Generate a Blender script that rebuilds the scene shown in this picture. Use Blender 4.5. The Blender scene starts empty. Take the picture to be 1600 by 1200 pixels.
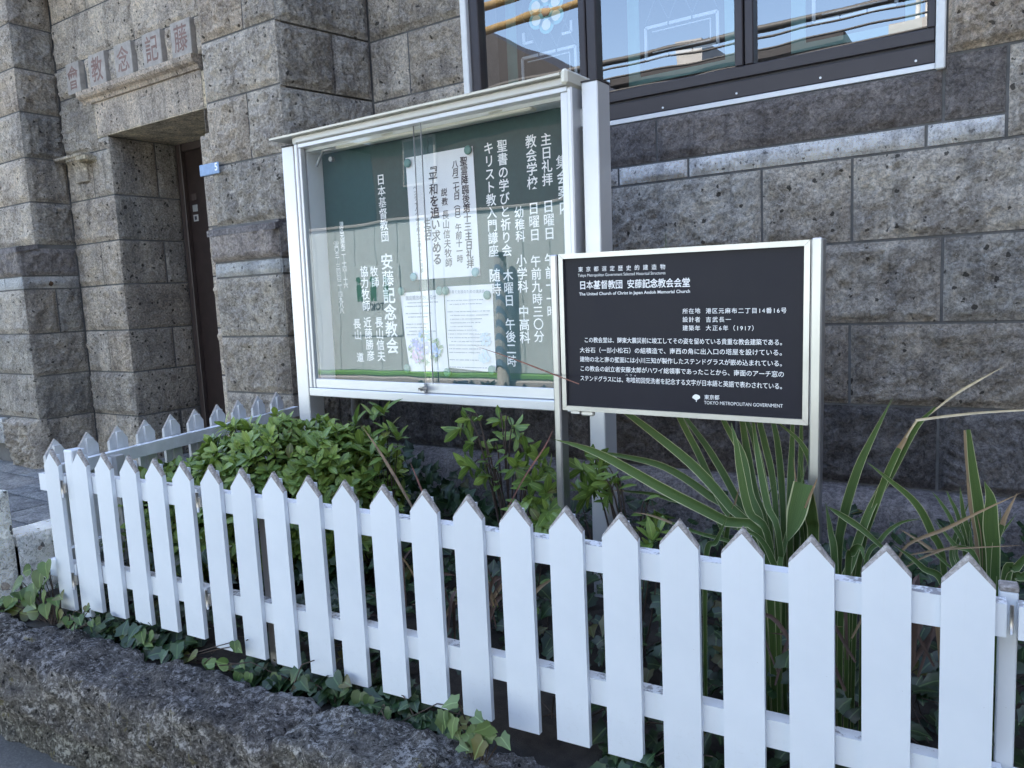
import bpy, math, random
import numpy as np
from mathutils import Matrix, Vector

random.seed(7)
RNG = np.random.default_rng(7)
sc = bpy.context.scene
COL = sc.collection
PI = math.pi

# ------------------------------------------------------------------ camera
FPX, YAW, PITCH, ROLL = 1203.432, 0.587146578, 0.11867004, -0.0477785943
cy_, sy_, cp_, sp_ = math.cos(YAW), math.sin(YAW), math.cos(PITCH), math.sin(PITCH)
FW = np.array([-sy_ * cp_, cy_ * cp_, -sp_])
_r = np.array([cy_, sy_, 0.0]); _u = np.cross(_r, FW)
RT = math.cos(ROLL) * _r + math.sin(ROLL) * _u
UP = -math.sin(ROLL) * _r + math.cos(ROLL) * _u
cam_d = bpy.data.cameras.new('camera')
cam = bpy.data.objects.new('camera', cam_d)
COL.objects.link(cam)
m = Matrix.Identity(4)
for i in range(3):
    m[i][0], m[i][1], m[i][2] = RT[i], UP[i], -FW[i]
cam.matrix_world = m
cam_d.sensor_width = 36.0
cam_d.lens = FPX / 1600.0 * 36.0
cam_d.clip_start = 0.02
cam_d.clip_end = 2000.0
sc.camera = cam

# ------------------------------------------------------------------ world, sun, exposure
SUN_EL, SUN_AZ = math.radians(56), math.radians(-20)     # azimuth from +Y (behind the church), towards +X positive
w = bpy.data.worlds.new('World'); sc.world = w
w.use_nodes = True
wn = w.node_tree.nodes; wl = w.node_tree.links
bg = wn['Background']
sky = wn.new('ShaderNodeTexSky'); sky.sky_type = 'NISHITA'
sky.sun_disc = False
sky.sun_elevation = SUN_EL
sky.sun_rotation = SUN_AZ
sky.air_density = 1.0; sky.dust_density = 2.2; sky.ozone_density = 1.0
wl.new(sky.outputs[0], bg.inputs[0]); bg.inputs[1].default_value = 0.15
sd = bpy.data.lights.new('sun', 'SUN'); sd.energy = 5.0; sd.angle = math.radians(0.5); sd.color = (1.0, 0.92, 0.81)
sun = bpy.data.objects.new('sun', sd); COL.objects.link(sun)
sv = Vector((math.sin(SUN_AZ) * math.cos(SUN_EL), math.cos(SUN_AZ) * math.cos(SUN_EL), math.sin(SUN_EL)))
sun.rotation_euler = sv.to_track_quat('Z', 'Y').to_euler()
sun.location = (0, 0, 30)
sc.view_settings.view_transform = 'Standard'
sc.view_settings.look = 'None'
sc.view_settings.exposure = 2.52
sc.view_settings.gamma = 1.0
sc.cycles.max_bounces = 8
sc.cycles.transparent_max_bounces = 12
sc.cycles.caustics_reflective = False

# ------------------------------------------------------------------ helpers: viewing geometry
def ray(x, y):
    return FW + (x - 800) / FPX * RT + (600 - y) / FPX * UP
def at(x, y, Y):                      # the world point on the vertical plane Y seen at a pixel of the photograph
    d = ray(x, y); return d * (Y / d[1])
def atZ(x, y, Z):
    d = ray(x, y); return d * (Z / d[2])

# ------------------------------------------------------------------ helpers: noise
def _h(ix, iy, iz, s):
    n = (ix * 374761393 + iy * 668265263 + iz * 2147483647 + s * 1274126177) & 0xFFFFFFFF
    n = ((n ^ (n >> 13)) * 1274126177) & 0xFFFFFFFF
    return ((n ^ (n >> 16)) & 0xFFFF) / 65535.0
def vnoise(P, s=0):
    P = np.asarray(P, float); I = np.floor(P).astype(np.int64); F = P - I
    F = F * F * (3 - 2 * F); out = 0
    for dx in (0, 1):
        wx = F[:, 0] if dx else 1 - F[:, 0]
        for dy in (0, 1):
            wy = F[:, 1] if dy else 1 - F[:, 1]
            for dz in (0, 1):
                wz = F[:, 2] if dz else 1 - F[:, 2]
                out = out + wx * wy * wz * _h(I[:, 0] + dx, I[:, 1] + dy, I[:, 2] + dz, s)
    return out
def fbm(P, o=4, s=0):
    P = np.asarray(P, float); a, t, n = .5, 0, 0
    for k in range(o):
        t = t + a * vnoise(P, s + k * 17); n += a; a *= .5; P = P * 2.03 + 11.7
    return t / n

# ------------------------------------------------------------------ helpers: meshes
class MB:
    def __init__(s):
        s.v, s.f, s.m, s.n, s.tone, s.uv, s.smooth = [], [], [], 0, [], [], []
        s.use_uv = False
    def add(s, v, f, mat=0, tone=(1, 1, 1), uv=None, smooth=False):
        v = np.asarray(v, float).reshape(-1, 3)
        s.v.append(v); b = s.n; s.n += len(v)
        for q in f: s.f.append(tuple(int(i) + b for i in q))
        s.m.extend([mat] * len(f)); s.smooth.extend([smooth] * len(f))
        t = np.asarray(tone, float)
        s.tone.append(np.tile(t, (len(v), 1)) if t.ndim == 1 else t)
        if uv is None: s.uv.append(np.zeros((len(v), 2)))
        else: s.uv.append(np.asarray(uv, float)); s.use_uv = True
        return s
    def box(s, lo, hi, mat=0, M=None, tone=(1, 1, 1)):
        x0, y0, z0 = lo; x1, y1, z1 = hi
        v = np.array([(x0,y0,z0),(x1,y0,z0),(x1,y1,z0),(x0,y1,z0),(x0,y0,z1),(x1,y0,z1),(x1,y1,z1),(x0,y1,z1)], float)
        if M is not None: v = v @ M[:3, :3].T + M[:3, 3]
        return s.add(v, [(0,3,2,1),(4,5,6,7),(0,1,5,4),(1,2,6,5),(2,3,7,6),(3,0,4,7)], mat, tone)
    def bbox(s, lo, hi, b=.003, mat=0, tone=(1, 1, 1)):       # box with chamfered edges
        lo = np.array(lo, float); hi = np.array(hi, float)
        b = min(b, float((hi - lo).min()) * .45)
        vs = []; idx = {}
        def vid(sx, sy, sz, ax):
            k = (sx, sy, sz, ax)
            if k not in idx:
                p = []
                for i, sg in enumerate((sx, sy, sz)):
                    e = hi[i] if sg > 0 else lo[i]
                    p.append(e if i == ax else e - sg * b)
                idx[k] = len(vs); vs.append(p)
            return idx[k]
        f = []
        for ax in range(3):
            o = [i for i in range(3) if i != ax]
            for sg in (-1, 1):
                q = []
                for a, c in ((-1,-1),(1,-1),(1,1),(-1,1)):
                    t = [0,0,0]; t[ax] = sg; t[o[0]] = a; t[o[1]] = c; q.append(vid(*t, ax))
                f.append(q)
        for ax in range(3):                                  # edges parallel to ax
            o = [i for i in range(3) if i != ax]
            for a in (-1, 1):
                for c in (-1, 1):
                    q = []
                    for sg, w_ in ((-1, o[0]), (1, o[0]), (1, o[1]), (-1, o[1])):
                        t = [0,0,0]; t[ax] = sg; t[o[0]] = a; t[o[1]] = c; q.append(vid(*t, w_))
                    f.append(q)
        for sx in (-1,1):
            for sy in (-1,1):
                for sz in (-1,1): f.append([vid(sx,sy,sz,i) for i in range(3)])
        V = np.array(vs); c0 = (lo + hi) / 2; out = []
        for q in f:
            p = V[q]; n = np.cross(p[1] - p[0], p[2] - p[0])
            out.append(q if n @ (p.mean(0) - c0) > 0 else q[::-1])
        return s.add(V, out, mat, tone)
    def tube(s, pts, r, n=8, mat=0, tone=(1, 1, 1), caps=True):
        pts = np.asarray(pts, float); R = np.full(len(pts), r, float) if np.isscalar(r) else np.asarray(r, float)
        vs = []
        T = np.gradient(pts, axis=0); T /= np.linalg.norm(T, axis=1)[:, None] + 1e-9
        a = np.array([0, 0, 1.]) if abs(T[0][2]) < .9 else np.array([1., 0, 0])
        for p, t, rr in zip(pts, T, R):
            x = np.cross(t, a); x /= np.linalg.norm(x); y = np.cross(t, x); a = np.cross(x, t)
            for k in range(n):
                th = 2 * PI * k / n; vs.append(p + rr * (math.cos(th) * x + math.sin(th) * y))
        f = [(i*n+k, i*n+(k+1) % n, (i+1)*n+(k+1) % n, (i+1)*n+k) for i in range(len(pts)-1) for k in range(n)]
        if caps: f += [tuple(range(n)), tuple(range((len(pts)-1)*n, len(pts)*n))[::-1]]
        return s.add(vs, f, mat, tone, smooth=True)
    def prism(s, poly, d0, d1, ax=1, mat=0, tone=(1, 1, 1)):   # polygon (a,b) extruded along axis ax
        n = len(poly); o = [i for i in range(3) if i != ax]
        v = []
        for d in (d0, d1):
            for a, b in poly:
                t = [0,0,0]; t[ax] = d; t[o[0]] = a; t[o[1]] = b; v.append(t)
        f = [tuple(range(n)), tuple(range(n, 2*n))[::-1]] + [(i, n+i, n+(i+1) % n, (i+1) % n) for i in range(n)]
        return s.add(v, f, mat, tone)
    def disc(s, c, r, d0, d1, n=24, mat=0, ax=1):
        return s.prism([(c[0] + r*math.cos(2*PI*k/n), c[1] + r*math.sin(2*PI*k/n)) for k in range(n)], d0, d1, ax, mat)
    def build(s, name, mats, parent=None, loc=None):
        V = np.concatenate(s.v) if s.v else np.zeros((0, 3))
        me = bpy.data.meshes.new(name)
        me.from_pydata(V.tolist(), [], s.f)
        if not isinstance(mats, (list, tuple)): mats = [mats]
        for mt in mats: me.materials.append(mt)
        me.polygons.foreach_set('material_index', np.array(s.m, np.int32))
        me.polygons.foreach_set('use_smooth', np.array(s.smooth, bool))
        T = np.concatenate(s.tone)
        at_ = me.attributes.new('tone', 'FLOAT_COLOR', 'POINT')
        at_.data.foreach_set('color', np.c_[T, np.ones(len(T))].astype(np.float32).ravel())
        if s.use_uv:
            uvl = me.uv_layers.new(name='UVMap'); U = np.concatenate(s.uv)
            li = np.zeros(len(me.loops), np.int32); me.loops.foreach_get('vertex_index', li)
            uvl.data.foreach_set('uv', U[li].astype(np.float32).ravel())
        me.update()
        o = bpy.data.objects.new(name, me); COL.objects.link(o)
        if parent is not None: o.parent = parent
        if loc is not None: o.location = loc
        return o

def tag(o, label=None, cat=None, group=None, kind=None):
    if label: o['label'] = label
    if cat: o['category'] = cat
    if group: o['group'] = group
    if kind: o['kind'] = kind
    return o
def empty(name, label, cat, M=None, group=None):
    o = bpy.data.objects.new(name, None); COL.objects.link(o); o.empty_display_size = .05
    if M is not None: o.matrix_world = M
    return tag(o, label, cat, group)
def mat4(a, b, c, o):
    M = Matrix.Identity(4)
    for i in range(3): M[i][0], M[i][1], M[i][2], M[i][3] = a[i], b[i], c[i], o[i]
    return M

# ------------------------------------------------------------------ helpers: materials
class NT:
    def __init__(s, name):
        s.mat = bpy.data.materials.new(name); s.mat.use_nodes = True
        s.t = s.mat.node_tree; s.bsdf = s.t.nodes['Principled BSDF']
        s.tc = s.t.nodes.new('ShaderNodeTexCoord'); s.co = s.tc.outputs['Object']
    def n(s, typ, **kw):
        nd = s.t.nodes.new(typ)
        for k, v in kw.items():
            if k.startswith('i_'):
                nd.inputs[int(k[2:])].default_value = v
            else: setattr(nd, k, v)
        return nd
    def l(s, a, b): s.t.links.new(a, b)
    def noise(s, scale, detail=5, rough=.6, co=None, dist=0):
        nd = s.n('ShaderNodeTexNoise'); nd.inputs['Scale'].default_value = scale; nd.inputs['Detail'].default_value = detail
        nd.inputs['Roughness'].default_value = rough; nd.inputs['Distortion'].default_value = dist
        s.l(co or s.co, nd.inputs['Vector']); return nd.outputs['Fac']
    def voro(s, scale, co=None, feature='F1', rnd=1):
        nd = s.n('ShaderNodeTexVoronoi'); nd.feature = feature; nd.inputs['Scale'].default_value = scale; nd.inputs['Randomness'].default_value = rnd
        s.l(co or s.co, nd.inputs['Vector']); return nd
    def ramp(s, fac, stops):
        nd = s.n('ShaderNodeValToRGB'); e = nd.color_ramp.elements
        while len(e) < len(stops): e.new(.5)
        for el, (p, c) in zip(e, stops):
            el.position = p; el.color = (*c, 1) if len(c) == 3 else c
        s.l(fac, nd.inputs[0]); return nd.outputs[0]
    def mix(s, fac, a, b, mode='MIX'):
        nd = s.n('ShaderNodeMix', data_type='RGBA', blend_type=mode)
        for sock, v in ((nd.inputs[0], fac), (nd.inputs[6], a), (nd.inputs[7], b)):
            if hasattr(v, 'links'): s.l(v, sock)
            elif isinstance(v, (int, float)): sock.default_value = v
            else: sock.default_value = (*v, 1)
        return nd.outputs[2]
    def math(s, op, a, b=None):
        nd = s.n('ShaderNodeMath', operation=op)
        for sock, v in zip(nd.inputs, (a, b)):
            if v is None: continue
            if hasattr(v, 'links'): s.l(v, sock)
            else: sock.default_value = v
        return nd.outputs[0]
    def attr(s, name='tone'):
        nd = s.n('ShaderNodeAttribute'); nd.attribute_name = name; return nd.outputs['Color']
    def bump(s, h, strength=.4, dist=.01, prev=None):
        nd = s.n('ShaderNodeBump'); nd.inputs['Strength'].default_value = strength; nd.inputs['Distance'].default_value = dist
        s.l(h, nd.inputs['Height'])
        if prev is not None: s.l(prev, nd.inputs['Normal'])
        return nd.outputs[0]
    def out(s, col=None, rough=None, normal=None, metal=None, spec=None):
        for nm, v in (('Base Color', col), ('Roughness', rough), ('Normal', normal), ('Metallic', metal), ('Specular IOR Level', spec)):
            if v is None: continue
            if hasattr(v, 'links'): s.l(v, s.bsdf.inputs[nm])
            elif isinstance(v, (int, float)): s.bsdf.inputs[nm].default_value = v
            else: s.bsdf.inputs[nm].default_value = (*v, 1)
        return s.mat

def plain(name, col, rough=.5, metal=0, spec=None, var=.06, scale=8, bump=0):
    t = NT(name)
    f = t.noise(scale, 4)
    lo = tuple(max(0, c * (1 - var)) for c in col); hi = tuple(min(1, c * (1 + var)) for c in col)
    c = t.ramp(f, [(.3, lo), (.7, hi)])
    r = t.math('ADD', t.math('MULTIPLY', t.noise(scale * 3, 3), .12), rough - .06)
    nm = t.bump(t.noise(scale * 14, 4), bump, .004) if bump else None
    return t.out(c, r, nm, metal, spec)

def stone_mat(name, lo, mid, hi, pit=.6, pits=True, rust=0.0, coarse=1.0, pale=.5, rough=.92):
    t = NT(name)
    big = t.noise(3.2, 5, .6); med = t.noise(24 * coarse, 6, .74, dist=1.6); fine = t.noise(88 * coarse, 6, .85, dist=.5)
    c = t.ramp(t.math('ADD', t.math('MULTIPLY', big, .25), t.math('MULTIPLY', med, .75)), [(.41, lo), (.5, mid), (.58, hi)])
    c = t.mix(.66, c, t.ramp(fine, [(.41, tuple(x * .40 for x in mid)), (.5, mid), (.60, tuple(min(1, x * 1.6) for x in mid))]), 'MIX')
    blot = t.ramp(t.noise(5.5, 6, .7), [(.38, (.70, .70, .72)), (.55, (1, 1, 1)), (.68, (1.12, 1.1, 1.06))])
    c = t.mix(1.0, c, blot, 'MULTIPLY')
    mp = t.n('ShaderNodeMapping'); mp.inputs['Scale'].default_value = (7, 7, .8); t.l(t.co, mp.inputs[0])
    c = t.mix(1.0, c, t.ramp(t.noise(1.6, 5, .65, co=mp.outputs[0]), [(.36, (.68, .68, .69)), (.5, (1, 1, 1)), (.66, (1.06, 1.05, 1.03))]), 'MULTIPLY')
    wcol = t.noise(90, 3, .6, dist=1.5)
    c = t.mix(t.ramp(wcol, [(.62, (0, 0, 0)), (.7, (pale, pale, pale))]), c, tuple(min(1, x * 1.55) for x in hi))
    h = t.math('ADD', t.math('MULTIPLY', med, .8), t.math('MULTIPLY', fine, .45))
    if pits:
        dn = t.n('ShaderNodeTexNoise'); dn.inputs['Scale'].default_value = 55; dn.inputs['Detail'].default_value = 3; t.l(t.co, dn.inputs['Vector'])
        co2 = t.n('ShaderNodeMix', data_type='VECTOR'); co2.inputs[0].default_value = .022; t.l(t.co, co2.inputs[4]); t.l(dn.outputs['Color'], co2.inputs[5])
        v = t.voro(34 * coarse, co=co2.outputs[1]); rnd = t.n('ShaderNodeSeparateColor'); t.l(v.outputs['Color'], rnd.inputs[0])
        size = t.math('MULTIPLY', t.math('POWER', rnd.outputs[0], 3.5), .34)
        d = v.outputs['Distance']
        pm = t.math('LESS_THAN', d, size)
        c = t.mix(t.math('MULTIPLY', pm, pit), c, tuple(x * .18 for x in lo))
        h = t.math('SUBTRACT', h, t.math('MULTIPLY', pm, .9))
    if rust > 0:
        v2 = t.voro(15); r2 = t.n('ShaderNodeSeparateColor'); t.l(v2.outputs['Color'], r2.inputs[0])
        d2 = t.math('ADD', v2.outputs['Distance'], t.math('MULTIPLY', t.noise(45, 3), .3))
        rm = t.math('LESS_THAN', d2, t.math('MULTIPLY', t.math('POWER', r2.outputs[1], 4.0), .5))
        c = t.mix(t.math('MULTIPLY', rm, rust), c, (.13, .07, .04))
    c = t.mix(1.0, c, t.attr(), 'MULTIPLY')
    nm = t.bump(h, 1.0, .028)
    return t.out(c, rough, nm, spec=.2)

M = {}
M['tuff'] = stone_mat('tuff_stone', (.29, .252, .21), (.55, .49, .415), (.79, .725, .63), pit=.85, rust=.25)
M['andesite'] = stone_mat('dark_andesite', (.10, .093, .088), (.195, .178, .168), (.33, .305, .29), pits=False, pale=.25, coarse=.8)
M['pale_band'] = stone_mat('pale_band_stone', (.62, .60, .57), (.80, .79, .76), (.88, .87, .84), pit=.8, rust=.95, coarse=1.3)
M['mortar'] = plain('mortar', (.115, .112, .108), .95, var=.25, scale=14, bump=.5)
M['palestone'] = stone_mat('speckled_pale_stone', (.46, .45, .42), (.62, .61, .57), (.72, .71, .67), pit=.95, rust=.6, pale=.3)
M['plaque'] = plain('plaque_stone', (.32, .292, .262), .9, var=.2, scale=26, bump=.5)
M['red_paint'] = plain('faded_red_paint', (.20, .125, .108), .9, var=.25, scale=40)
M['flag'] = stone_mat('flagstone', (.22, .22, .22), (.34, .34, .335), (.46, .455, .45), pits=False, pale=.2)

def lava():
    t = NT('lava_rock')
    n1 = t.noise(5, 6, .7); n2 = t.noise(34, 8, .8); n3 = t.noise(110, 5, .8)
    c = t.ramp(t.math('ADD', t.math('MULTIPLY', n1, .3), t.math('MULTIPLY', n2, .7)), [(.43, (.045, .043, .043)), (.5, (.13, .122, .114)), (.57, (.30, .283, .26))])
    c = t.mix(.55, c, t.ramp(n3, [(.42, (.03, .03, .03)), (.5, (.13, .125, .12)), (.58, (.30, .29, .28))]))
    fl = t.math('ADD', t.math('MULTIPLY', t.noise(58, 8, .85), .8), t.math('MULTIPLY', t.noise(7, 3), .2))
    c = t.mix(t.ramp(fl, [(.525, (0, 0, 0)), (.56, (.85, .85, .85))]), c, (.62, .61, .60))
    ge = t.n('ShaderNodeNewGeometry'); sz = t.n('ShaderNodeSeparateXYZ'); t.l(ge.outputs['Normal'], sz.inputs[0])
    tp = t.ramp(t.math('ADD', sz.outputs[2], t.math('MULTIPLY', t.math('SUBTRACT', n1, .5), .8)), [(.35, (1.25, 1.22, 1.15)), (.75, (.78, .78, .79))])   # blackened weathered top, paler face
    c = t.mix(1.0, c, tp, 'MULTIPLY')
    lich = t.ramp(t.math('MULTIPLY', t.noise(4.5, 4), t.noise(40, 4)), [(.345, (0, 0, 0)), (.39, (.55, .55, .55))])
    c = t.mix(lich, c, (.27, .235, .09))
    vp = t.voro(36); pz = t.math('LESS_THAN', t.math('ADD', vp.outputs['Distance'], t.math('MULTIPLY', t.noise(60, 4), .35)), .33)
    c = t.mix(t.math('MULTIPLY', pz, .85), c, (.012, .012, .012))
    c = t.mix(1.0, c, t.attr(), 'MULTIPLY')
    h = t.math('SUBTRACT', t.math('ADD', n2, t.math('MULTIPLY', n3, .6)), t.math('MULTIPLY', pz, .5))
    return t.out(c, .95, t.bump(h, 1.0, .03), spec=.15)
M['lava'] = lava()

def white_paint():
    t = NT('white_paint')
    c = t.ramp(t.noise(5, 4), [(.3, (.60, .64, .685)), (.7, (.665, .70, .74))])
    sp = t.voro(34); d = t.math('LESS_THAN', sp.outputs['Distance'], t.math('MULTIPLY', t.noise(6, 2), .045))
    c = t.mix(t.math('MULTIPLY', d, .55), c, (.3, .29, .27))
    mp = t.n('ShaderNodeMapping'); mp.inputs['Scale'].default_value = (18, 18, 1.5); t.l(t.co, mp.inputs[0])
    st = t.ramp(t.noise(5, 5, .6, co=mp.outputs[0]), [(.6, (0, 0, 0)), (.8, (.16, .16, .16))])
    c = t.mix(st, c, (.55, .54, .5))
    sz = t.n('ShaderNodeSeparateXYZ'); t.l(t.co, sz.inputs[0])
    low = t.math('MULTIPLY', t.math('SUBTRACT', -.36, sz.outputs[2]), 3.2)
    sp2 = t.math('MULTIPLY', t.ramp(t.noise(70, 6, .8), [(.55, (0, 0, 0)), (.66, (1, 1, 1))]), low); cl = t.n('ShaderNodeClamp'); t.l(sp2, cl.inputs[0]); 
    c = t.mix(t.math('MULTIPLY', cl.outputs[0], .45), c, (.30, .28, .22))
    c = t.mix(1.0, c, t.attr(), 'MULTIPLY')
    return t.out(c, .42, t.bump(t.noise(90, 3), .04, .002))
M['white'] = white_paint()
def worn_edge():
    t = NT('weathered_edge')
    mp = t.n('ShaderNodeMapping'); mp.inputs['Scale'].default_value = (40, 40, 60); t.l(t.co, mp.inputs[0])
    n = t.noise(3, 5, .7, co=mp.outputs[0])
    return t.out(t.ramp(n, [(.35, (.17, .15, .135)), (.55, (.30, .275, .255)), (.72, (.48, .46, .44))]), .85, t.bump(n, .4, .003))
M['edge'] = worn_edge()
M['shadedwhite'] = plain('shaded_dirty_white_paint', (.56, .565, .57), .6, var=.12, scale=18, bump=.05)  # dirty white with the return fence's shade put into its colour
def rail_top():
    t = NT('grimy_white_top')
    n = t.noise(60, 4, .7); g = t.noise(7, 3)
    mk = t.ramp(t.math('MULTIPLY', n, g), [(.27, (0, 0, 0)), (.33, (.75, .75, .75))])
    return t.out(t.mix(mk, (.74, .77, .80), (.15, .15, .16)), .6)
M['railtop'] = rail_top()
M['greymetal_shadepost'] = plain('grey_metal_and_shaded_post', (.36, .35, .34), .5, var=.05)  # plain grey metal; on the fence posts the grey carries their shade
M['alu'] = plain('anodised_aluminium', (.66, .665, .67), .38, .45, var=.03, scale=3)
M['alushade'] = plain('satin_aluminium', (.36, .365, .36), .42, .35, var=.03, scale=3)
M['cream'] = plain('cream_plastic', (.70, .67, .56), .5, var=.05)
M['hoodmat'] = plain('hood_aluminium', (.60, .59, .55), .4, .25, var=.03, scale=3)
M['lining'] = plain('white_case_lining', (.74, .75, .75), .4, var=.03)
M['pipe'] = plain('galvanised_pipe', (.34, .325, .31), .45, .6, var=.2, scale=20)
def steel():
    t = NT('brushed_steel')
    mp = t.n('ShaderNodeMapping'); mp.inputs['Scale'].default_value = (300, 300, 4); t.l(t.co, mp.inputs[0])
    n = t.noise(1, 4, .6, co=mp.outputs[0])
    c = t.ramp(t.noise(6, 3), [(.3, (.40, .405, .41)), (.7, (.48, .485, .49))])
    r = t.math('ADD', t.math('MULTIPLY', n, .16), .26)
    return t.out(c, r, t.bump(n, .05, .001), .92)
M['steel'] = steel()
M['bolt'] = plain('bolt_steel', (.45, .42, .38), .4, .9, var=.25, scale=60)
M['rust'] = plain('rusty_hinge', (.20, .13, .09), .8, .4, var=.4, scale=60)
def panel():
    t = NT('sign_panel_enamel')
    big = t.noise(3.5, 4, .6)
    c = t.ramp(big, [(.3, (.012, .013, .022)), (.7, (.018, .018, .027))])
    mp = t.n('ShaderNodeMapping'); mp.inputs['Scale'].default_value = (1.2, 1.2, 9); t.l(t.co, mp.inputs[0])
    scr = t.ramp(t.noise(9, 6, .8, co=mp.outputs[0]), [(.66, (0, 0, 0)), (.8, (.12, .12, .12))])
    c = t.mix(scr, c, (.12, .12, .13))
    r = t.math('ADD', t.math('MULTIPLY', t.noise(14, 5, .7), .25), .22)
    return t.out(c, r, None, 0, .16)
M['panel'] = panel()
M['letter'] = plain('white_lettering', (.86, .86, .85), .6, var=.02)
M['ink'] = plain('black_ink', (.028, .03, .042), .6, var=.05)
M['greyink'] = plain('grey_print', (.26, .28, .33), .7, var=.1)
M['greenboard'] = plain('green_felt_board', (.030, .074, .072), .8, var=.08, scale=40, bump=.15)
M['paper'] = plain('paper', (.80, .80, .815), .75, var=.02, scale=12)
M['magnet'] = plain('teal_magnet', (.085, .21, .18), .4, var=.08)
M['magnetblue'] = plain('blue_magnet', (.13, .30, .33), .4, var=.08)
M['bronze'] = plain('dark_bronze_frame', (.040, .034, .036), .38, .3, var=.08)
M['bronzedk'] = plain('dark_bronze_shadow_gap', (.018, .016, .018), .5, .2, var=.08)
M['sealant'] = plain('white_sealant', (.70, .70, .68), .6, var=.05, scale=25, bump=.1)
M['silverstrip'] = plain('silver_sill_strip', (.55, .56, .57), .4, .5, var=.03)
M['door'] = plain('dark_brown_door', (.030, .020, .018), .4, var=.25, scale=14)
M['dooredge'] = plain('door_trim', (.055, .040, .036), .45, var=.1)
M['blueplate'] = plain('faded_blue_enamel', (.20, .30, .47), .5, var=.15, scale=50)
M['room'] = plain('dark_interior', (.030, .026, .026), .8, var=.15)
M['leadline'] = plain('lead_came', (.055, .06, .065), .5, .3, var=.05)
M['aquaglass'] = plain('aqua_glass', (.10, .205, .18), .3, var=.12, scale=12)
M['milkglass'] = plain('milk_glass', (.42, .45, .48), .35, var=.08, scale=20)
M['tealglass'] = plain('teal_glass', (.14, .40, .38), .3, var=.1)
M['yellowglass'] = plain('cream_glass', (.72, .68, .46), .3, var=.1)
M['soil'] = plain('dark_soil', (.028, .024, .020), .95, var=.5, scale=25, bump=.9)
M['bark'] = plain('dark_twig', (.045, .030, .022), .85, var=.35, scale=60)
M['deadleaf'] = plain('dead_leaf', (.20, .135, .085), .8, var=.4, scale=30)
M['straw'] = plain('straw', (.46, .38, .25), .75, var=.25, scale=30)
M['redstem'] = plain('reddish_stem', (.16, .062, .040), .7, var=.3, scale=40)

def glass(name, k=.1, tint=(.97, .985, .98)):
    mt = bpy.data.materials.new(name); mt.use_nodes = True; t = mt.node_tree; t.nodes.clear()
    o = t.nodes.new('ShaderNodeOutputMaterial'); mx = t.nodes.new('ShaderNodeMixShader')
    tr = t.nodes.new('ShaderNodeBsdfTransparent'); tr.inputs[0].default_value = (*tint, 1)
    gl = t.nodes.new('ShaderNodeBsdfGlossy'); gl.inputs['Roughness'].default_value = 0.0
    tc = t.nodes.new('ShaderNodeTexCoord'); nz = t.nodes.new('ShaderNodeTexNoise'); nz.inputs['Scale'].default_value = 3.0; nz.inputs['Detail'].default_value = 1.0
    bm = t.nodes.new('ShaderNodeBump'); bm.inputs['Strength'].default_value = .18; bm.inputs['Distance'].default_value = .004
    t.links.new(tc.outputs['Object'], nz.inputs['Vector']); t.links.new(nz.outputs['Fac'], bm.inputs['Height']); t.links.new(bm.outputs[0], gl.inputs['Normal'])
    fr = t.nodes.new('ShaderNodeLayerWeight'); fr.inputs[0].default_value = .5
    pw = t.nodes.new('ShaderNodeMath'); pw.operation = 'POWER'; pw.inputs[1].default_value = 5
    ma = t.nodes.new('ShaderNodeMath'); ma.operation = 'MULTIPLY_ADD'; ma.inputs[1].default_value = .8; ma.inputs[2].default_value = k
    t.links.new(fr.outputs['Facing'], pw.inputs[0]); t.links.new(pw.outputs[0], ma.inputs[0]); t.links.new(ma.outputs[0], mx.inputs[0])
    t.links.new(tr.outputs[0], mx.inputs[1]); t.links.new(gl.outputs[0], mx.inputs[2]); t.links.new(mx.outputs[0], o.inputs[0])
    return mt
M['windowglass'] = glass('window_glass', .28)
M['caseglass'] = glass('case_glass', .10)

def leafmat(name, dark, mid, light, rough=.38, trans=.25, vein=True):
    t = NT(name)
    sp = t.n('ShaderNodeSeparateColor'); t.l(t.attr(), sp.inputs[0])
    c = t.ramp(sp.outputs[0], [(0, dark), (.5, mid), (1, light)])
    c = t.mix(t.math('MULTIPLY', sp.outputs[1], .85), c, (.16, .13, .035))
    if vein:
        uv = t.n('ShaderNodeUVMap'); sx = t.n('ShaderNodeSeparateXYZ'); t.l(uv.outputs[0], sx.inputs[0])
        a = t.math('ABSOLUTE', sx.outputs[0]); mk = t.math('LESS_THAN', a, .07)
        c = t.mix(t.math('MULTIPLY', mk, .45), c, tuple(min(1, x * 1.8 + .02) for x in light))
    c = t.mix(.5, c, t.ramp(t.noise(60, 3), [(.3, tuple(x * .75 for x in mid)), (.7, tuple(x * 1.25 for x in mid))]), 'OVERLAY')
    t.out(c, rough, t.bump(t.noise(120, 2), .1, .002), spec=.5)
    tl = t.n('ShaderNodeBsdfTranslucent'); t.l(c, tl.inputs[0])
    mx = t.n('ShaderNodeMixShader', i_0=trans)
    t.l(t.bsdf.outputs[0], mx.inputs[1]); t.l(tl.outputs[0], mx.inputs[2])
    t.l(mx.outputs[0], t.t.nodes['Material Output'].inputs[0])
    return t.mat
M['hedgeleaf'] = leafmat('glossy_shrub_leaf', (.07, .115, .032), (.165, .25, .065), (.36, .43, .12))
M['ivyleaf'] = leafmat('ivy_leaf', (.018, .045, .018), (.038, .088, .03), (.10, .16, .055), .42, .15)
M['ivylight'] = leafmat('light_ivy_leaf', (.06, .11, .04), (.12, .19, .075), (.24, .31, .14), .45)
M['vineleaf'] = leafmat('vine_leaf', (.05, .10, .03), (.09, .165, .048), (.17, .245, .075), .5)
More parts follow.
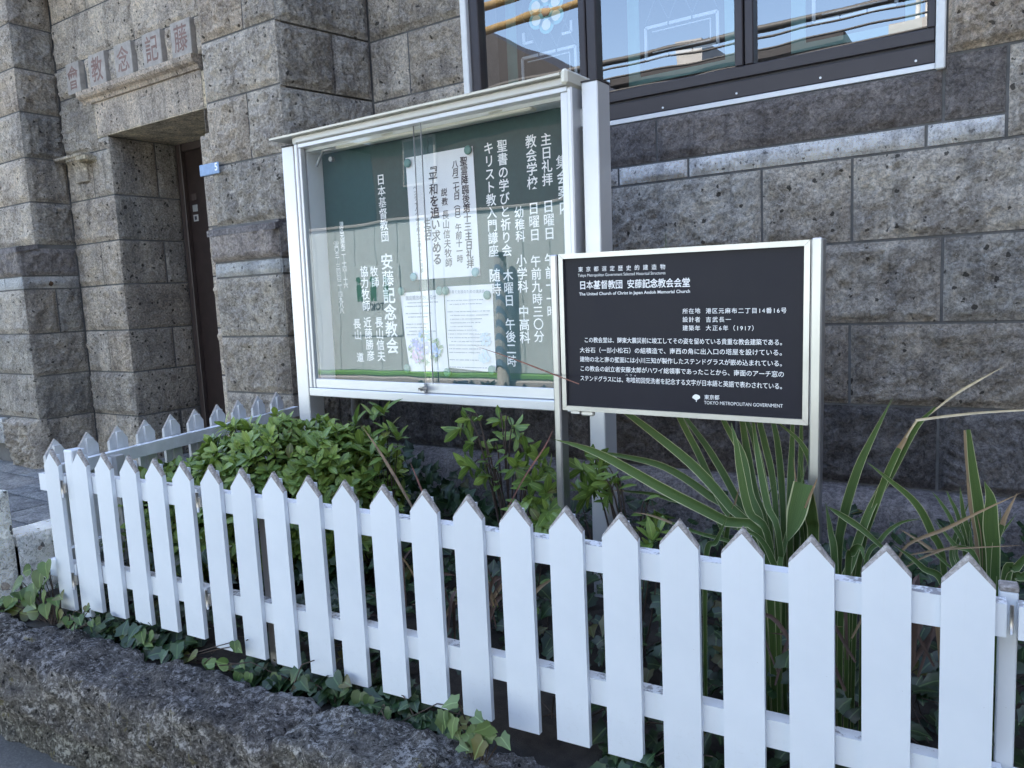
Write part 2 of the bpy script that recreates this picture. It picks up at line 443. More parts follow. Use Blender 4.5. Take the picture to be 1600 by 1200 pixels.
def bladem():
    t = NT('variegated_blade')
    uv = t.n('ShaderNodeUVMap'); sx = t.n('ShaderNodeSeparateXYZ'); t.l(uv.outputs[0], sx.inputs[0])
    a = t.math('ADD', t.math('ABSOLUTE', sx.outputs[0]), t.math('MULTIPLY', t.math('SUBTRACT', t.noise(9, 2), .5), .12))
    st = t.n('ShaderNodeMapping'); st.inputs['Scale'].default_value = (26, .5, 1); t.l(uv.outputs[0], st.inputs[0])
    sn = t.noise(2, 3, co=st.outputs[0])
    sp = t.n('ShaderNodeSeparateColor'); t.l(t.attr(), sp.inputs[0])
    g = t.ramp(sn, [(.3, (.028, .052, .014)), (.55, (.055, .095, .022)), (.75, (.10, .15, .04))])
    c = t.mix(t.ramp(a, [(.84, (0, 0, 0)), (.93, (1, 1, 1))]), g, (.36, .36, .19))
    dry = t.math('GREATER_THAN', t.math('ADD', sx.outputs[1], t.math('MULTIPLY', t.noise(14, 3), .1)), t.math('SUBTRACT', 1.06, sp.outputs[1]))
    c = t.mix(dry, c, (.24, .17, .10))
    return t.out(c, .6, t.bump(sn, .12, .002), spec=.22)
M['blade'] = bladem()

# ------------------------------------------------------------------ helpers: lettering (built-in font)
_gl = {}
def _raw(ch, off):
    cu = bpy.data.curves.new('glyph', 'FONT'); cu.body = ch; cu.size = 1.0; cu.align_x = 'CENTER'; cu.offset = off
    cu.resolution_u = 3
    ob = bpy.data.objects.new('glyph', cu); COL.objects.link(ob)
    dg = bpy.context.evaluated_depsgraph_get(); dg.update()
    me = bpy.data.meshes.new_from_object(ob.evaluated_get(dg))
    v = np.zeros(len(me.vertices) * 3); me.vertices.foreach_get('co', v); v = v.reshape(-1, 3)
    f = [tuple(p.vertices) for p in me.polygons]; ar = sum(p.area for p in me.polygons)
    bpy.data.objects.remove(ob); bpy.data.curves.remove(cu); bpy.data.meshes.remove(me)
    return v, f, ar
def glyph(ch, bold=.0):
    k = (ch, bold)
    if k in _gl: return _gl[k]
    v, f, a0 = _raw(ch, 0)
    if bold > 0 and f:                                   # thicken, keeping only outlines whose fill stays sound
        cnt = {}
        for q in f:
            for a, b in zip(q, q[1:] + q[:1]): e = (min(a, b), max(a, b)); cnt[e] = cnt.get(e, 0) + 1
        per = sum(np.linalg.norm(v[a] - v[b]) for (a, b), n in cnt.items() if n == 1)
        for o in (bold, bold * .7, bold * .4):
            v2, f2, a2 = _raw(ch, o)
            if abs(a2 - (a0 + o * per)) < .035 * (a0 + o * per): v, f = v2, f2; break
    _gl[k] = (v, f); return _gl[k]
_em = glyph('国')[0]; EMC = (_em[:, 1].min() + _em[:, 1].max()) / 2; EMS = (_em[:, 1].max() - _em[:, 1].min()) / .9
def put(mb, ch, u, v, sx, sz, d, mat=0, bold=.012, rot=False, shear=0, ax=(0, 2)):
    g, f = glyph(ch, bold)
    if len(g) == 0: return
    x = g[:, 0] / EMS; y = (g[:, 1] - EMC) / EMS
    if rot: x, y = y, -x
    P = np.zeros((len(g), 3)); P[:, 0] = u + (x + shear * y) * sx; P[:, 1] = d; P[:, 2] = v + y * sz
    mb.add(P, f, mat)
def vtext(mb, s, u0, v0, u1, v1, d, size=None, mat=0, bold=.014, squash=1.0, shear=0):
    n = len(s); p = (v0 - v1) / max(1, n - 1) if n > 1 else .042
    sz = size or p * .97
    for i, ch in enumerate(s):
        t = i / max(1, n - 1)
        c = {'（': '︵', '）': '︶', '『': '﹃', '』': '﹄'}.get(ch, ch)
        put(mb, c, u0 + (u1 - u0) * t, v0 + (v1 - v0) * t, sz * squash, sz, d, mat, bold, rot=ch in '～', shear=shear)
def htext(mb, s, u0, v0, u1, v1, em, d, mat=0, bold=.010):
    wt = [.56 if ord(c) < 128 else 1.0 for c in s]; tot = sum(wt) - wt[0] / 2 - wt[-1] / 2
    k = (u1 - u0) / max(tot, 1e-6) if len(s) > 1 else em; pos = 0
    for i, ch in enumerate(s):
        t = pos / max(tot, 1e-6)
        put(mb, ch, u0 + (u1 - u0) * t, v0 + (v1 - v0) * t, min(em, k * .99), em, d, mat, bold)
        if i + 1 < len(s): pos += wt[i] / 2 + wt[i + 1] / 2
def ltext(mb, s, u0, v0, u1, v1, capz, d, mat=0, bold=.008):           # a whole latin line fitted between u0 and u1
    g, f = glyph(s, bold); x0, x1 = g[:, 0].min(), g[:, 0].max(); cap = glyph('H')[0][:, 1].max()
    t = (g[:, 0] - x0) / (x1 - x0)
    P = np.zeros((len(g), 3)); P[:, 0] = u0 + (u1 - u0) * t; P[:, 1] = d; P[:, 2] = v0 + (v1 - v0) * t + (g[:, 1] / cap - .5) * capz
    mb.add(P, f, mat)

# ================================================================== LARGE STRUCTURE
STREET, SOIL = -1.32, -1.03
g = MB(); g.box((-400, -400, STREET - .5), (400, 400, STREET))
def asphalt():
    t = NT('asphalt'); n = t.noise(180, 4, .8); b = t.noise(2.5, 4)
    c = t.ramp(n, [(.35, (.06, .06, .06)), (.55, (.115, .113, .11)), (.72, (.22, .215, .21))])
    c = t.mix(t.math('MULTIPLY', b, .4), c, (.07, .068, .066))
    return t.out(c, .92, t.bump(n, .6, .006))
M['asphalt'] = asphalt()
tag(g.build('street', M['asphalt']), 'grey asphalt street running past the planter wall', kind='structure')

# ---- stone blocks
def block(mb, O, U, V, N, u0, u1, v0, v1, amp=.020, seed=0, style=0, mat=0, tone=(1, 1, 1), res=.0095, gap=.005, margin=.016, base=.010, round_=0):
    O, U, V, N = (np.asarray(a, float) for a in (O, U, V, N))
    a0, a1, b0, b1 = u0 + gap, u1 - gap, v0 + gap, v1 - gap
    nu = max(4, min(110, int((a1 - a0) / res))); nv = max(4, min(70, int((b1 - b0) / res)))
    su = np.linspace(a0, a1, nu + 1); sw = np.linspace(b0, b1, nv + 1)
    uu, vv = np.meshgrid(su, sw); uu = uu.ravel(); vv = vv.ravel()
    de = np.minimum(np.minimum(uu - a0, a1 - uu), np.minimum(vv - b0, b1 - vv))
    wob = fbm(np.c_[uu * 22, vv * 22, np.full_like(uu, seed * 3.7)], 3, seed)
    e = np.clip((de - margin * (.1 + 1.2 * wob)) / .012, 0, 1)
    q = np.c_[uu * 7, vv * 7, np.full_like(uu, seed * 1.3)]
    h = base * .5 + amp * (fbm(q, 4, seed) - .4) * 1.2 + amp * 1.45 * (fbm(q * 3.2, 3, seed + 9) - .5) + amp * .85 * (.45 - np.abs(2 * fbm(q * 7.5, 2, seed + 12) - 1))
    if style == 1:                                      # diagonal chisel strokes
        ph = (uu * .72 + vv * .69) / .030 + 2.2 * fbm(q * 1.2, 3, seed + 3)
        h = h + .0125 * np.abs(np.sin(ph * PI)) * (.3 + fbm(q * 2, 2, seed + 5))
    if style == 2:                                      # steep chisel strokes
        ph = (uu * .97 + vv * .22) / .024 + 2.4 * fbm(q * 1.3, 3, seed + 3)
        h = h + .011 * np.abs(np.sin(ph * PI)) * (.3 + fbm(q * 2, 2, seed + 5))
    h = h * e
    rr = .0025 + round_
    edge = np.clip(de / rr, 0, 1); h = h - rr * (1 - np.sqrt(1 - (1 - edge) ** 2))
    P = O + uu[:, None] * U + vv[:, None] * V + h[:, None] * N
    f = []
    for j in range(nv):
        r0 = j * (nu + 1)
        for i in range(nu): f.append((r0 + i, r0 + i + 1, r0 + nu + 2 + i, r0 + nu + 1 + i))
    ring = list(range(nu + 1)) + [j * (nu + 1) + nu for j in range(1, nv + 1)] + [nv * (nu + 1) + i for i in range(nu - 1, -1, -1)] + [j * (nu + 1) for j in range(nv - 1, 0, -1)]
    base_i = len(P); n = len(ring); skirt = np.vstack([P[ring], P[ring] - .035 * N])
    f2 = [(base_i + k, base_i + n + k, base_i + n + (k + 1) % n, base_i + (k + 1) % n) for k in range(n)]
    if np.dot(np.cross(U, V), N) < 0:
        f = [q[::-1] for q in f]; f2 = [q[::-1] for q in f2]
    mb.add(np.vstack([P, skirt]), f, mat, tone, smooth=True)
    mb.f.extend(tuple(i + mb.n - len(P) - 2 * n for i in q) for q in f2); mb.m.extend([mat] * n); mb.smooth.extend([False] * n)

_sd = [0]
def tonev(v=.1, warm=0.0, k=1.0):
    _sd[0] += 1
    r = random.Random(_sd[0] * 7919)
    b = k * (1 + r.uniform(-v, v)); s = warm + r.uniform(-.03, .03)
    return (b * (1 + s), b, b * (1 - s))
STONES = None
def row(mb, O, U, V, N, v0, v1, us, mat=0, style=None, amp=.020, warm=0.0, k=1.0, var=.10, **kw):
    for a, b in zip(us[:-1], us[1:]):
        _sd[0] += 1
        st = style if style is not None else random.Random(_sd[0]).choice([0, 0, 0, 1, 2])
        block(mb, O, U, V, N, a, b, v0, v1, amp, _sd[0], st, mat, tonev(var, warm, k), **kw)

church = empty('church_building', 'grey tuff stone church with a recessed tower doorway and a dark framed window', 'church', Matrix.Translation((0, 3.04, STREET)))
churchI = Matrix.Translation((0, -3.04, -STREET))
def cpart(mb, name, mats, parent=None):
    o = mb.build(name, mats)
    if parent is None: o.parent = church; o.matrix_parent_inverse = churchI
    else: o.parent = parent; o.matrix_parent_inverse = Matrix.Identity(4)
    return o
SM = [M['tuff'], M['andesite'], M['pale_band'], M['mortar']]
ex, ez = np.array([1., 0, 0]), np.array([0, 0, 1.]); eyn = np.array([0, -1., 0]); ey = np.array([0, 1., 0])

# ---- window wall (front face Y = 3.04)
YW = 3.04
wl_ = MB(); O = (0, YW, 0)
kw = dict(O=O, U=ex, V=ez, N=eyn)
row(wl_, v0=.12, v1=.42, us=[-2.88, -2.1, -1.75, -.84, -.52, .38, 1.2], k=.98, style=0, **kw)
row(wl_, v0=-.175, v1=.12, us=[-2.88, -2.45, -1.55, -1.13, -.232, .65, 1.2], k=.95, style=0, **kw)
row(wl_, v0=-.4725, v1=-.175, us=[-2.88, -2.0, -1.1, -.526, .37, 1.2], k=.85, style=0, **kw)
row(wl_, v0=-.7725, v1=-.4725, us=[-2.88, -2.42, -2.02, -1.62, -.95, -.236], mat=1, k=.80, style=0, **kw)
row(wl_, v0=-.7725, v1=-.4725, us=[-.236, .5, 1.2], mat=1, k=1.0, style=1, amp=.012, **kw)
row(wl_, v0=.42, v1=.499, us=[-2.88, -2.3, -1.9, -1.435, -1.129, -.287, -.057], mat=2, k=1.32, warm=.03, style=2, amp=.006, base=.006, margin=.008, res=.007, **kw)
# sill stone with raised end
row(wl_, v0=.499, v1=.672, us=[-2.88, -2.3, -1.9, -1.261, -.2375], mat=1, k=1.2, warm=.04, style=0, amp=.012, **kw)
row(wl_, v0=.499, v1=.713, us=[-.2375, -.057], mat=1, k=1.2, warm=.04, style=0, amp=.010, **kw)
row(wl_, v0=.42, v1=.713, us=[-.057, .84, 1.3], k=.98, warm=.03, style=0, **kw)
zz = [.713, 1.0, 1.29, 1.58, 1.87, 2.16]
for i in range(5):
    row(wl_, v0=zz[i], v1=zz[i + 1], us=[-.232, [.35, .1][i % 2], 1.3], k=1.0, warm=.05, **kw)
zl = [.672, .99, 1.285, 1.58, 1.87, 2.16]
jl = [[-2.79, -2.205], [-2.79, -2.54, -2.205], [-2.79, -2.205], [-2.79, -2.4, -2.205], [-2.79, -2.205]]
for i in range(5):
    row(wl_, v0=zl[i], v1=zl[i + 1], us=jl[i], k=.92, warm=.03, style=[0, 0, 2, 0, 1][i], **kw)
wl_.box((-2.95, YW + .006, -1.4), (1.3, YW + .3, .672), 3)                          # mortar bed
wl_.box((-.235, YW + .006, .672), (1.3, YW + .3, 2.3), 3); wl_.box((-2.95, YW + .006, .672), (-2.21, YW + .3, 2.3), 3)
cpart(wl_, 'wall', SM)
# sloped base ledge under the dark course
lg = MB()
xs = np.linspace(-2.9, 1.25, 240); rows_ = []
prof = [(YW + .02, -.772), (YW - .03, -.785), (YW - .075, -.800), (YW - .10, -.822), (YW - .108, -.86), (YW - .108, -.95), (YW - .108, -1.06)]
for j, (yy, z_) in enumerate(prof):
    P = np.c_[xs, np.full_like(xs, yy), np.full_like(xs, z_)]
    d_ = (fbm(np.c_[xs * 9, np.full_like(xs, j * .9), np.zeros_like(xs)], 4, 3) - .5) * .03
    P[:, 1] += d_ * (j > 0); P[:, 2] += d_ * .5 * (j > 0); rows_.append(P)
L = len(xs); V_ = np.vstack(rows_)
lg.add(V_, [((j + 1) * L + i, (j + 1) * L + i + 1, j * L + i + 1, j * L + i) for j in range(len(prof) - 1) for i in range(L - 1)], 0, (1.5, 1.5, 1.55), smooth=True)
cpart(lg, 'base_ledge', [M['andesite']])

# ---- tower pier (right of the doorway)
pr = MB()
YU, YL = 2.53, 2.45
row(pr, (0, YU, 0), ex, ez, eyn, 1.011, 1.297, [-3.45, -2.892], warm=.03, k=1.08, style=0)
row(pr, (0, YU, 0), ex, ez, eyn, .70, 1.011, [-3.45, -3.136, -2.892], warm=.025, style=0)
row(pr, (0, YU, 0), ex, ez, eyn, .395, .70, [-3.45, -2.892], k=.86, style=0)
row(pr, (0, YU, 0), ex, ez, eyn, 1.297, 1.58, [-3.45, -3.12, -2.892], warm=.05, style=0)
row(pr, (0, YU, 0), ex, ez, eyn, 1.58, 1.87, [-3.45, -2.892], warm=.05, style=1)
row(pr, (0, YU, 0), ex, ez, eyn, 1.87, 2.16, [-3.45, -3.1, -2.892], warm=.05, style=0)
row(pr, (0, YL - .012, 0), ex, ez, eyn, .213, .372, [-3.395, -2.892], mat=1, k=1.7, warm=.03, style=0, amp=.010, round_=.012)
row(pr, (0, YL, 0), ex, ez, eyn, .138, .213, [-3.39, -2.892], mat=2, k=.8, style=2, amp=.006, base=.005, margin=.008, res=.007)
for a, b, u in ((-.155, .138, [-3.39, -2.892]), (-.435, -.155, [-3.39, -2.892]), (-.725, -.435, [-3.39, -2.892]), (-1.05, -.725, [-3.42, -2.88])):
    row(pr, (0, YL, 0), ex, ez, eyn, a, b, u, k=.82, style=0)
# right-hand side face of the pier
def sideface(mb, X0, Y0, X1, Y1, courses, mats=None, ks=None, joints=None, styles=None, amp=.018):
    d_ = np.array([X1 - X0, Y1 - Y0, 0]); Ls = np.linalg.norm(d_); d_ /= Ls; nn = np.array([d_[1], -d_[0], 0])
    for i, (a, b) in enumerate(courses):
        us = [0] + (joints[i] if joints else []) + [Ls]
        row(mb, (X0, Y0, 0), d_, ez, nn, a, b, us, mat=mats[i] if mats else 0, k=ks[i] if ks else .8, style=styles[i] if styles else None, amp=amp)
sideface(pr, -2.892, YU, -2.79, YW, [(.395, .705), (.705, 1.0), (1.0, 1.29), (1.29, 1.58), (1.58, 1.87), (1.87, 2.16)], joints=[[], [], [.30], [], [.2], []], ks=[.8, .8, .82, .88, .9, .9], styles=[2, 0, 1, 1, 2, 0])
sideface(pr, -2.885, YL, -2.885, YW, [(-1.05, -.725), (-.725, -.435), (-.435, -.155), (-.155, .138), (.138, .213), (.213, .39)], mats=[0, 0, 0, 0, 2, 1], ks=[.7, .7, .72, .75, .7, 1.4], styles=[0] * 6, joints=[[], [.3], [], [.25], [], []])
pr.box((-3.445, YU + .006, .39), (-2.9, YW + .2, 2.3), 3); pr.box((-3.385, YL + .006, -1.3), (-2.892, YW + .2, .39), 3)
cw = [(-3.395, YL - .022, .372), (-2.884, YL - .022, .372), (-2.884, YU + .01, .398), (-3.45, YU + .01, .398)]
pr.add(cw + [(x, y, z_ - .03) for x, y, z_ in cw], [(0, 1, 2, 3), (0, 4, 5, 1), (1, 5, 6, 2), (3, 7, 4, 0)], 1, (1.25, 1.25, 1.3))
cpart(pr, 'pier', SM)

# ---- left pier
pl = MB(); XP = -5.326
zu = [.448, .721, .999, 1.283, 1.551, 1.817, 2.09]
for i in range(6):
    row(pl, (0, YU, 0), ex, ez, eyn, zu[i], zu[i + 1], [-7.2, -6.3 if i % 2 else -6.0, XP], warm=.04, k=1.0, style=0, res=.016)
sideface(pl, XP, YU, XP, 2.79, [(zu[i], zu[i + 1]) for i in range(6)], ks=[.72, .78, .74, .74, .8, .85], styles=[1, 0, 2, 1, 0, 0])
zl_ = [(-.675, -.384), (-.384, -.12), (-.12, .165)]
for i, (a, b) in enumerate(zl_): row(pl, (0, 2.43, 0), ex, ez, eyn, a, b, [-7.2, -5.8 if i % 2 else -6.2, XP], k=.82, style=0, res=.016)
row(pl, (0, 2.43, 0), ex, ez, eyn, .165, .248, [-7.2, -5.57, XP], mat=2, k=.8, style=0, amp=.006, base=.005, margin=.008)
row(pl, (0, 2.42, 0), ex, ez, eyn, .248, .43, [-7.2, -5.55, XP + .01], mat=1, k=1.6, warm=.03, style=0, round_=.012)
row(pl, (0, 2.40, 0), ex, ez, eyn, -1.15, -.675, [-5.72, XP + .02], k=.85, style=0, amp=.05, round_=.03)
row(pl, (0, 2.38, 0), ex, ez, eyn, -.86, -.68, [-7.2, -5.73], mat=2, k=.75, style=0)
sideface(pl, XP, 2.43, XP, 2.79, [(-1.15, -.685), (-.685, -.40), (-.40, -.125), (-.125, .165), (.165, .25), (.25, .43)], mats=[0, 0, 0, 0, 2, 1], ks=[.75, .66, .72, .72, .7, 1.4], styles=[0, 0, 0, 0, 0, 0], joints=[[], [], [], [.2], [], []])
cw = [(-7.2, 2.41, .43), (XP + .012, 2.41, .43), (XP + .012, YU + .01, .452), (-7.2, YU + .01, .452)]
pl.add(cw + [(x, y, z_ - .03) for x, y, z_ in cw], [(0, 1, 2, 3), (0, 4, 5, 1), (1, 5, 6, 2), (3, 7, 4, 0)], 1, (1.25, 1.25, 1.3))
pl.box((-7.2, YU + .006, .44), (XP - .006, 3.2, 2.3), 3); pl.box((-7.2, 2.436, -1.3), (XP - .006, 3.2, .44), 3)
cpart(pl, 'pier', SM)

# ---- door bay wall and deep opening
db = MB(); YD = 2.79; XO, XR, ZT = -4.80, -3.888, 1.093
kd = dict(O=(0, YD, 0), U=ex, V=ez, N=eyn)
for a, b, u, st in ((-1.1, -.69, [XP, -5.06, XO], 0), (-.69, -.40, [XP, XO], 1), (-.40, -.125, [XP, -5.06, XO], 0), (-.125, .17, [XP, XO], 0), (.17, .449, [XP, -5.03, XO], 0), (.449, .731, [XP, XO], 0), (.731, 1.016, [XP, -5.02, XO], 0)):
    row(db, v0=a, v1=b, us=u, k=.95, style=st, warm=.02, **kd)
row(db, v0=1.016, v1=1.093, us=[-4.918, XO], k=1.0, style=0, warm=.02, **kd)
row(db, v0=1.016, v1=1.382, us=[XP, -5.0], k=.9, style=2, **kd)
row(db, v0=1.016, v1=1.382, us=[-5.0, -4.918], k=.8, style=2, **kd)
for a, b in ((-1.1, -.69), (-.69, -.40), (-.40, -.125), (-.125, .17), (.17, .449), (.449, .731), (.731, .955)):
    row(db, v0=a, v1=b, us=[XR, -3.40], k=1.08, style=0, warm=.03, **kd)
db.box((-3.82, YD + .085, .955), (-3.3, YD + .3, 1.385), 0, tone=(.75, .73, .7)); db.box((-3.82, YD - .01, .93), (-3.42, YD + .085, .955), 0, tone=(1.15, 1.12, 1.08))
row(db, v0=1.382, v1=1.582, us=[XP, -5.16], k=.95, style=2, **kd)
row(db, v0=1.582, v1=1.864, us=[XP, -4.42, -3.40], warm=.03, k=1.05, style=0, **kd)
row(db, v0=1.864, v1=2.16, us=[XP, -4.9, -4.0, -3.40], warm=.03, k=1.05, style=0, **kd)
# rough stone between the plaques
for a, b in ((-4.97, -4.885), (-4.70, -4.595), (-4.41, -4.30), (-4.115, -4.025), (-3.835, -3.40)):
    row(db, v0=1.382, v1=1.582, us=[a, b], k=1.12, style=0, warm=.02, gap=.001, margin=.004, **kd)
db.box((XP, YD + .006, 1.3), (-3.82, YD + .35, 2.3), 3); db.box((-3.82, YD + .1, .9), (-3.3, YD + .35, 2.3), 3); db.box((XP, YD + .006, -1.3), (XO - .004, YD + .5, 1.09), 3)
db.box((XR + .004, YD + .006, -1.3), (-3.3, YD + .5, .95), 3)
# reveal on the left, its courses; plain soffit
YF = 3.255
for i, (a, b) in enumerate(((-1.1, -.69), (-.69, -.40), (-.40, -.125), (-.125, .17), (.17, .449), (.449, .731), (.731, 1.09))):
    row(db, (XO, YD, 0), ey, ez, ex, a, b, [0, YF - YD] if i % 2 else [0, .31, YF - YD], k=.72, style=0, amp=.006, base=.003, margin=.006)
cpart(db, 'door_bay_wall', SM)
# lintel with hood moulding
lt = MB()
block(lt, (0, YD, 0), ex, ez, eyn, -4.918, -3.82, ZT, 1.306, .006, 77, 0, 0, (1.05, 1.0, .96), margin=.003, base=.003, gap=.001, res=.012)
lt.box((-4.92, YD + .001, ZT), (-3.3, YF + .1, ZT + .2), 0, tone=(1.25, 1.18, 1.0))
lt.prism([(YD - .055, 1.378), (YD - .055, 1.352), (YD - .045, 1.338), (YD - .02, 1.326), (YD - .012, 1.306), (YD + .01, 1.306), (YD + .01, 1.382)], -5.02, -3.818, 0, 0, (1.05, .98, .93))
lt.box((-3.822, YD - .002, .965), (-3.8195, YD + .085, 1.378), 0, tone=(.7, .68, .66))
cpart(lt, 'lintel', SM)
# name plaques over the door, one carved character each
for x, wd, ch in ((-5.075, .155, '會'), (-4.792, .18, '教'), (-4.503, .178, '念'), (-4.208, .18, '記'), (-3.93, .18, '藤')):
    pq = MB(); pq.bbox((x - wd / 2, YD - .030, 1.386), (x + wd / 2, YD + .02, 1.576), .003)
    po = cpart(pq, 'name_plaque', M['plaque'])
    cm = MB(); put(cm, ch, x, 1.481, .125, .15, YD - .0306, 0, .012); co_ = cpart(cm, 'carved_character', M['red_paint'], po)
# corbel beside the doorway
cb = MB(); cb.bbox((XP + .01, 2.70, .985), (-4.97, YD, 1.003), .004, tone=(.9, .88, .82))
for i in range(4):
    x0 = -5.17 + i * .036
    a = np.linspace(0, PI / 2, 9); pts = [(x0, 2.715 + .07 * math.sin(t), .985 - .11 * (1 - math.cos(t))) for t in a]
    cb.tube(pts, .019, 8, tone=(1.15, 1.12, 1.05))
cb.bbox((-5.19, 2.765, .84), (-5.04, YD, .985), .004, tone=(1.0, .97, .92))
for i in range(9): cb.tube([(-5.02 + i * .011, 2.715, .952), (-5.02 + i * .011, YD, .952)], .0055, 6, tone=(1.0, .92, .72))
cb.bbox((-5.04, 2.70, .957), (-4.93, YD, .984), .003, tone=(1.05, 1.0, .85))
cpart(cb, 'corbel', [M['tuff']])
# door
dr = MB(); dr.box((XO - .02, YF + .03, -1.1), (XR + .6, YF + .08, ZT + .02))
do = cpart(dr, 'door', M['door'])
fr = MB(); fr.bbox((XO, YF - .005, -1.1), (XO + .05, YF + .03, ZT), .004); fr.bbox((XO + .05, YF + .005, ZT - .05), (XR + .5, YF + .03, ZT), .004)
fr.bbox((XO + .34, YF, .25), (XO + .37, YF + .03, .88), .008); fr.bbox((XO + .34, YF, -.95), (XO + .37, YF + .03, .15), .008)
fr.bbox((XO + .372, YF, .85), (XR + .5, YF + .03, .88), .008); fr.bbox((XO + .372, YF, .12), (XR + .5, YF + .03, .15), .008); fr.bbox((XO + .372, YF, .25), (XR + .5, YF + .03, .28), .008)
cpart(fr, 'moulding', M['dooredge'], do)
for i, (zc, c) in enumerate(((.60, M['greymetal_shadepost']), (.665, M['alushade']), (.74, M['dooredge']))):
    s_ = MB(); s_.bbox((XO + .085, YF + .026, zc - .022), (XO + .135, YF + .031, zc + .022), .001); cpart(s_, 'sticker', c, do)
    if i == 0:
        s2 = MB(); s2.bbox((XO + .098, YF + .0245, zc - .012), (XO + .122, YF + .0265, zc + .012), .001); cpart(s2, 'sticker', M['ink'], do)
# rest of the church above the picture
up = MB(); up.box((-9, YW + .05, 2.16), (6, 9, 7.2), 0); up.box((-9, 2.55, 2.16), (-2.85, YW + .05, 8.5), 0); up.box((1.2, YW + .01, -1.3), (6, 9, 2.16), 0); up.box((-9, 2.55, -1.3), (-7.19, 9, 2.16), 0)
up.box((-7.2, 5.2, -1.3), (1.3, 5.4, 2.2), 0)
cpart(up, 'upper_wall', [M['tuff']])

# ---- window
YG = 3.085
wf = MB(); YF2 = 3.045
wf.bbox((-2.205, YF2, .696), (-.263, YF2 + .05, .757), .003); wf.box((-2.2, YF2 + .016, .757), (-.265, YF2 + .06, .768), 1)
wf.bbox((-2.2, YF2 + .006, .768), (-.265, YF2 + .06, .812), .004)
for a, b in ((-2.176, -2.125), (-1.607, -1.575), (-1.57, -1.526), (-.941, -.908), (-.903, -.869), (-.291, -.264)):
    wf.bbox((a, YF2 + .008, .8125), (b, YF2 + .062, 2.14), .004)
wf.bbox((-2.2, YF2 + .004, 2.14), (-.265, YF2 + .07, 2.16), .002)
win = cpart(wf, 'window', [M['bronze'], M['bronzedk']])
s_ = MB(); s_.bbox((-2.205, YF2 - .003, .674), (-.263, YF2 + .05, .6945), .002); cpart(s_, 'sill_strip', M['silverstrip'], win)
for q in (((-.262, YF2 - .02, .668), (-.233, YF2 + .05, 2.15)), ((-2.212, YF2 - .012, .69), (-2.178, YF2 + .05, 2.15))):
    s_ = MB(); s_.bbox(*q, .004); cpart(s_, 'sealant_jamb', M['sealant'], win)
for px, py in ((1036, 174), (1151, 152), (1282, 128), (1431, 102)):
    p = at(px, py, YF2 - .001); rv = MB(); rv.disc((p[0], p[2] + .014), .0040, YF2 - .004, YF2 + .001, 12); cpart(rv, 'rivet', M['letter'], win)
for a, b in ((-2.127, -1.605), (-1.528, -.939), (-.871, -.289)):
    gp = MB(); gp.add([(a, YG, .81), (b, YG, .81), (b, YG, 2.142), (a, YG, 2.142)], [(0, 1, 2, 3)]); cpart(gp, 'pane', M['windowglass'], win)
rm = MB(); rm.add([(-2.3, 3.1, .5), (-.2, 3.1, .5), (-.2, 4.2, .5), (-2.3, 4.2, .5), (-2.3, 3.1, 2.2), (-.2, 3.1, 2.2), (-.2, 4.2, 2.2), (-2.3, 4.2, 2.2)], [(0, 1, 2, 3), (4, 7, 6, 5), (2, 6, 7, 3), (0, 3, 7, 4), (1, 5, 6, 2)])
cpart(rm, 'room_interior', M['room'])
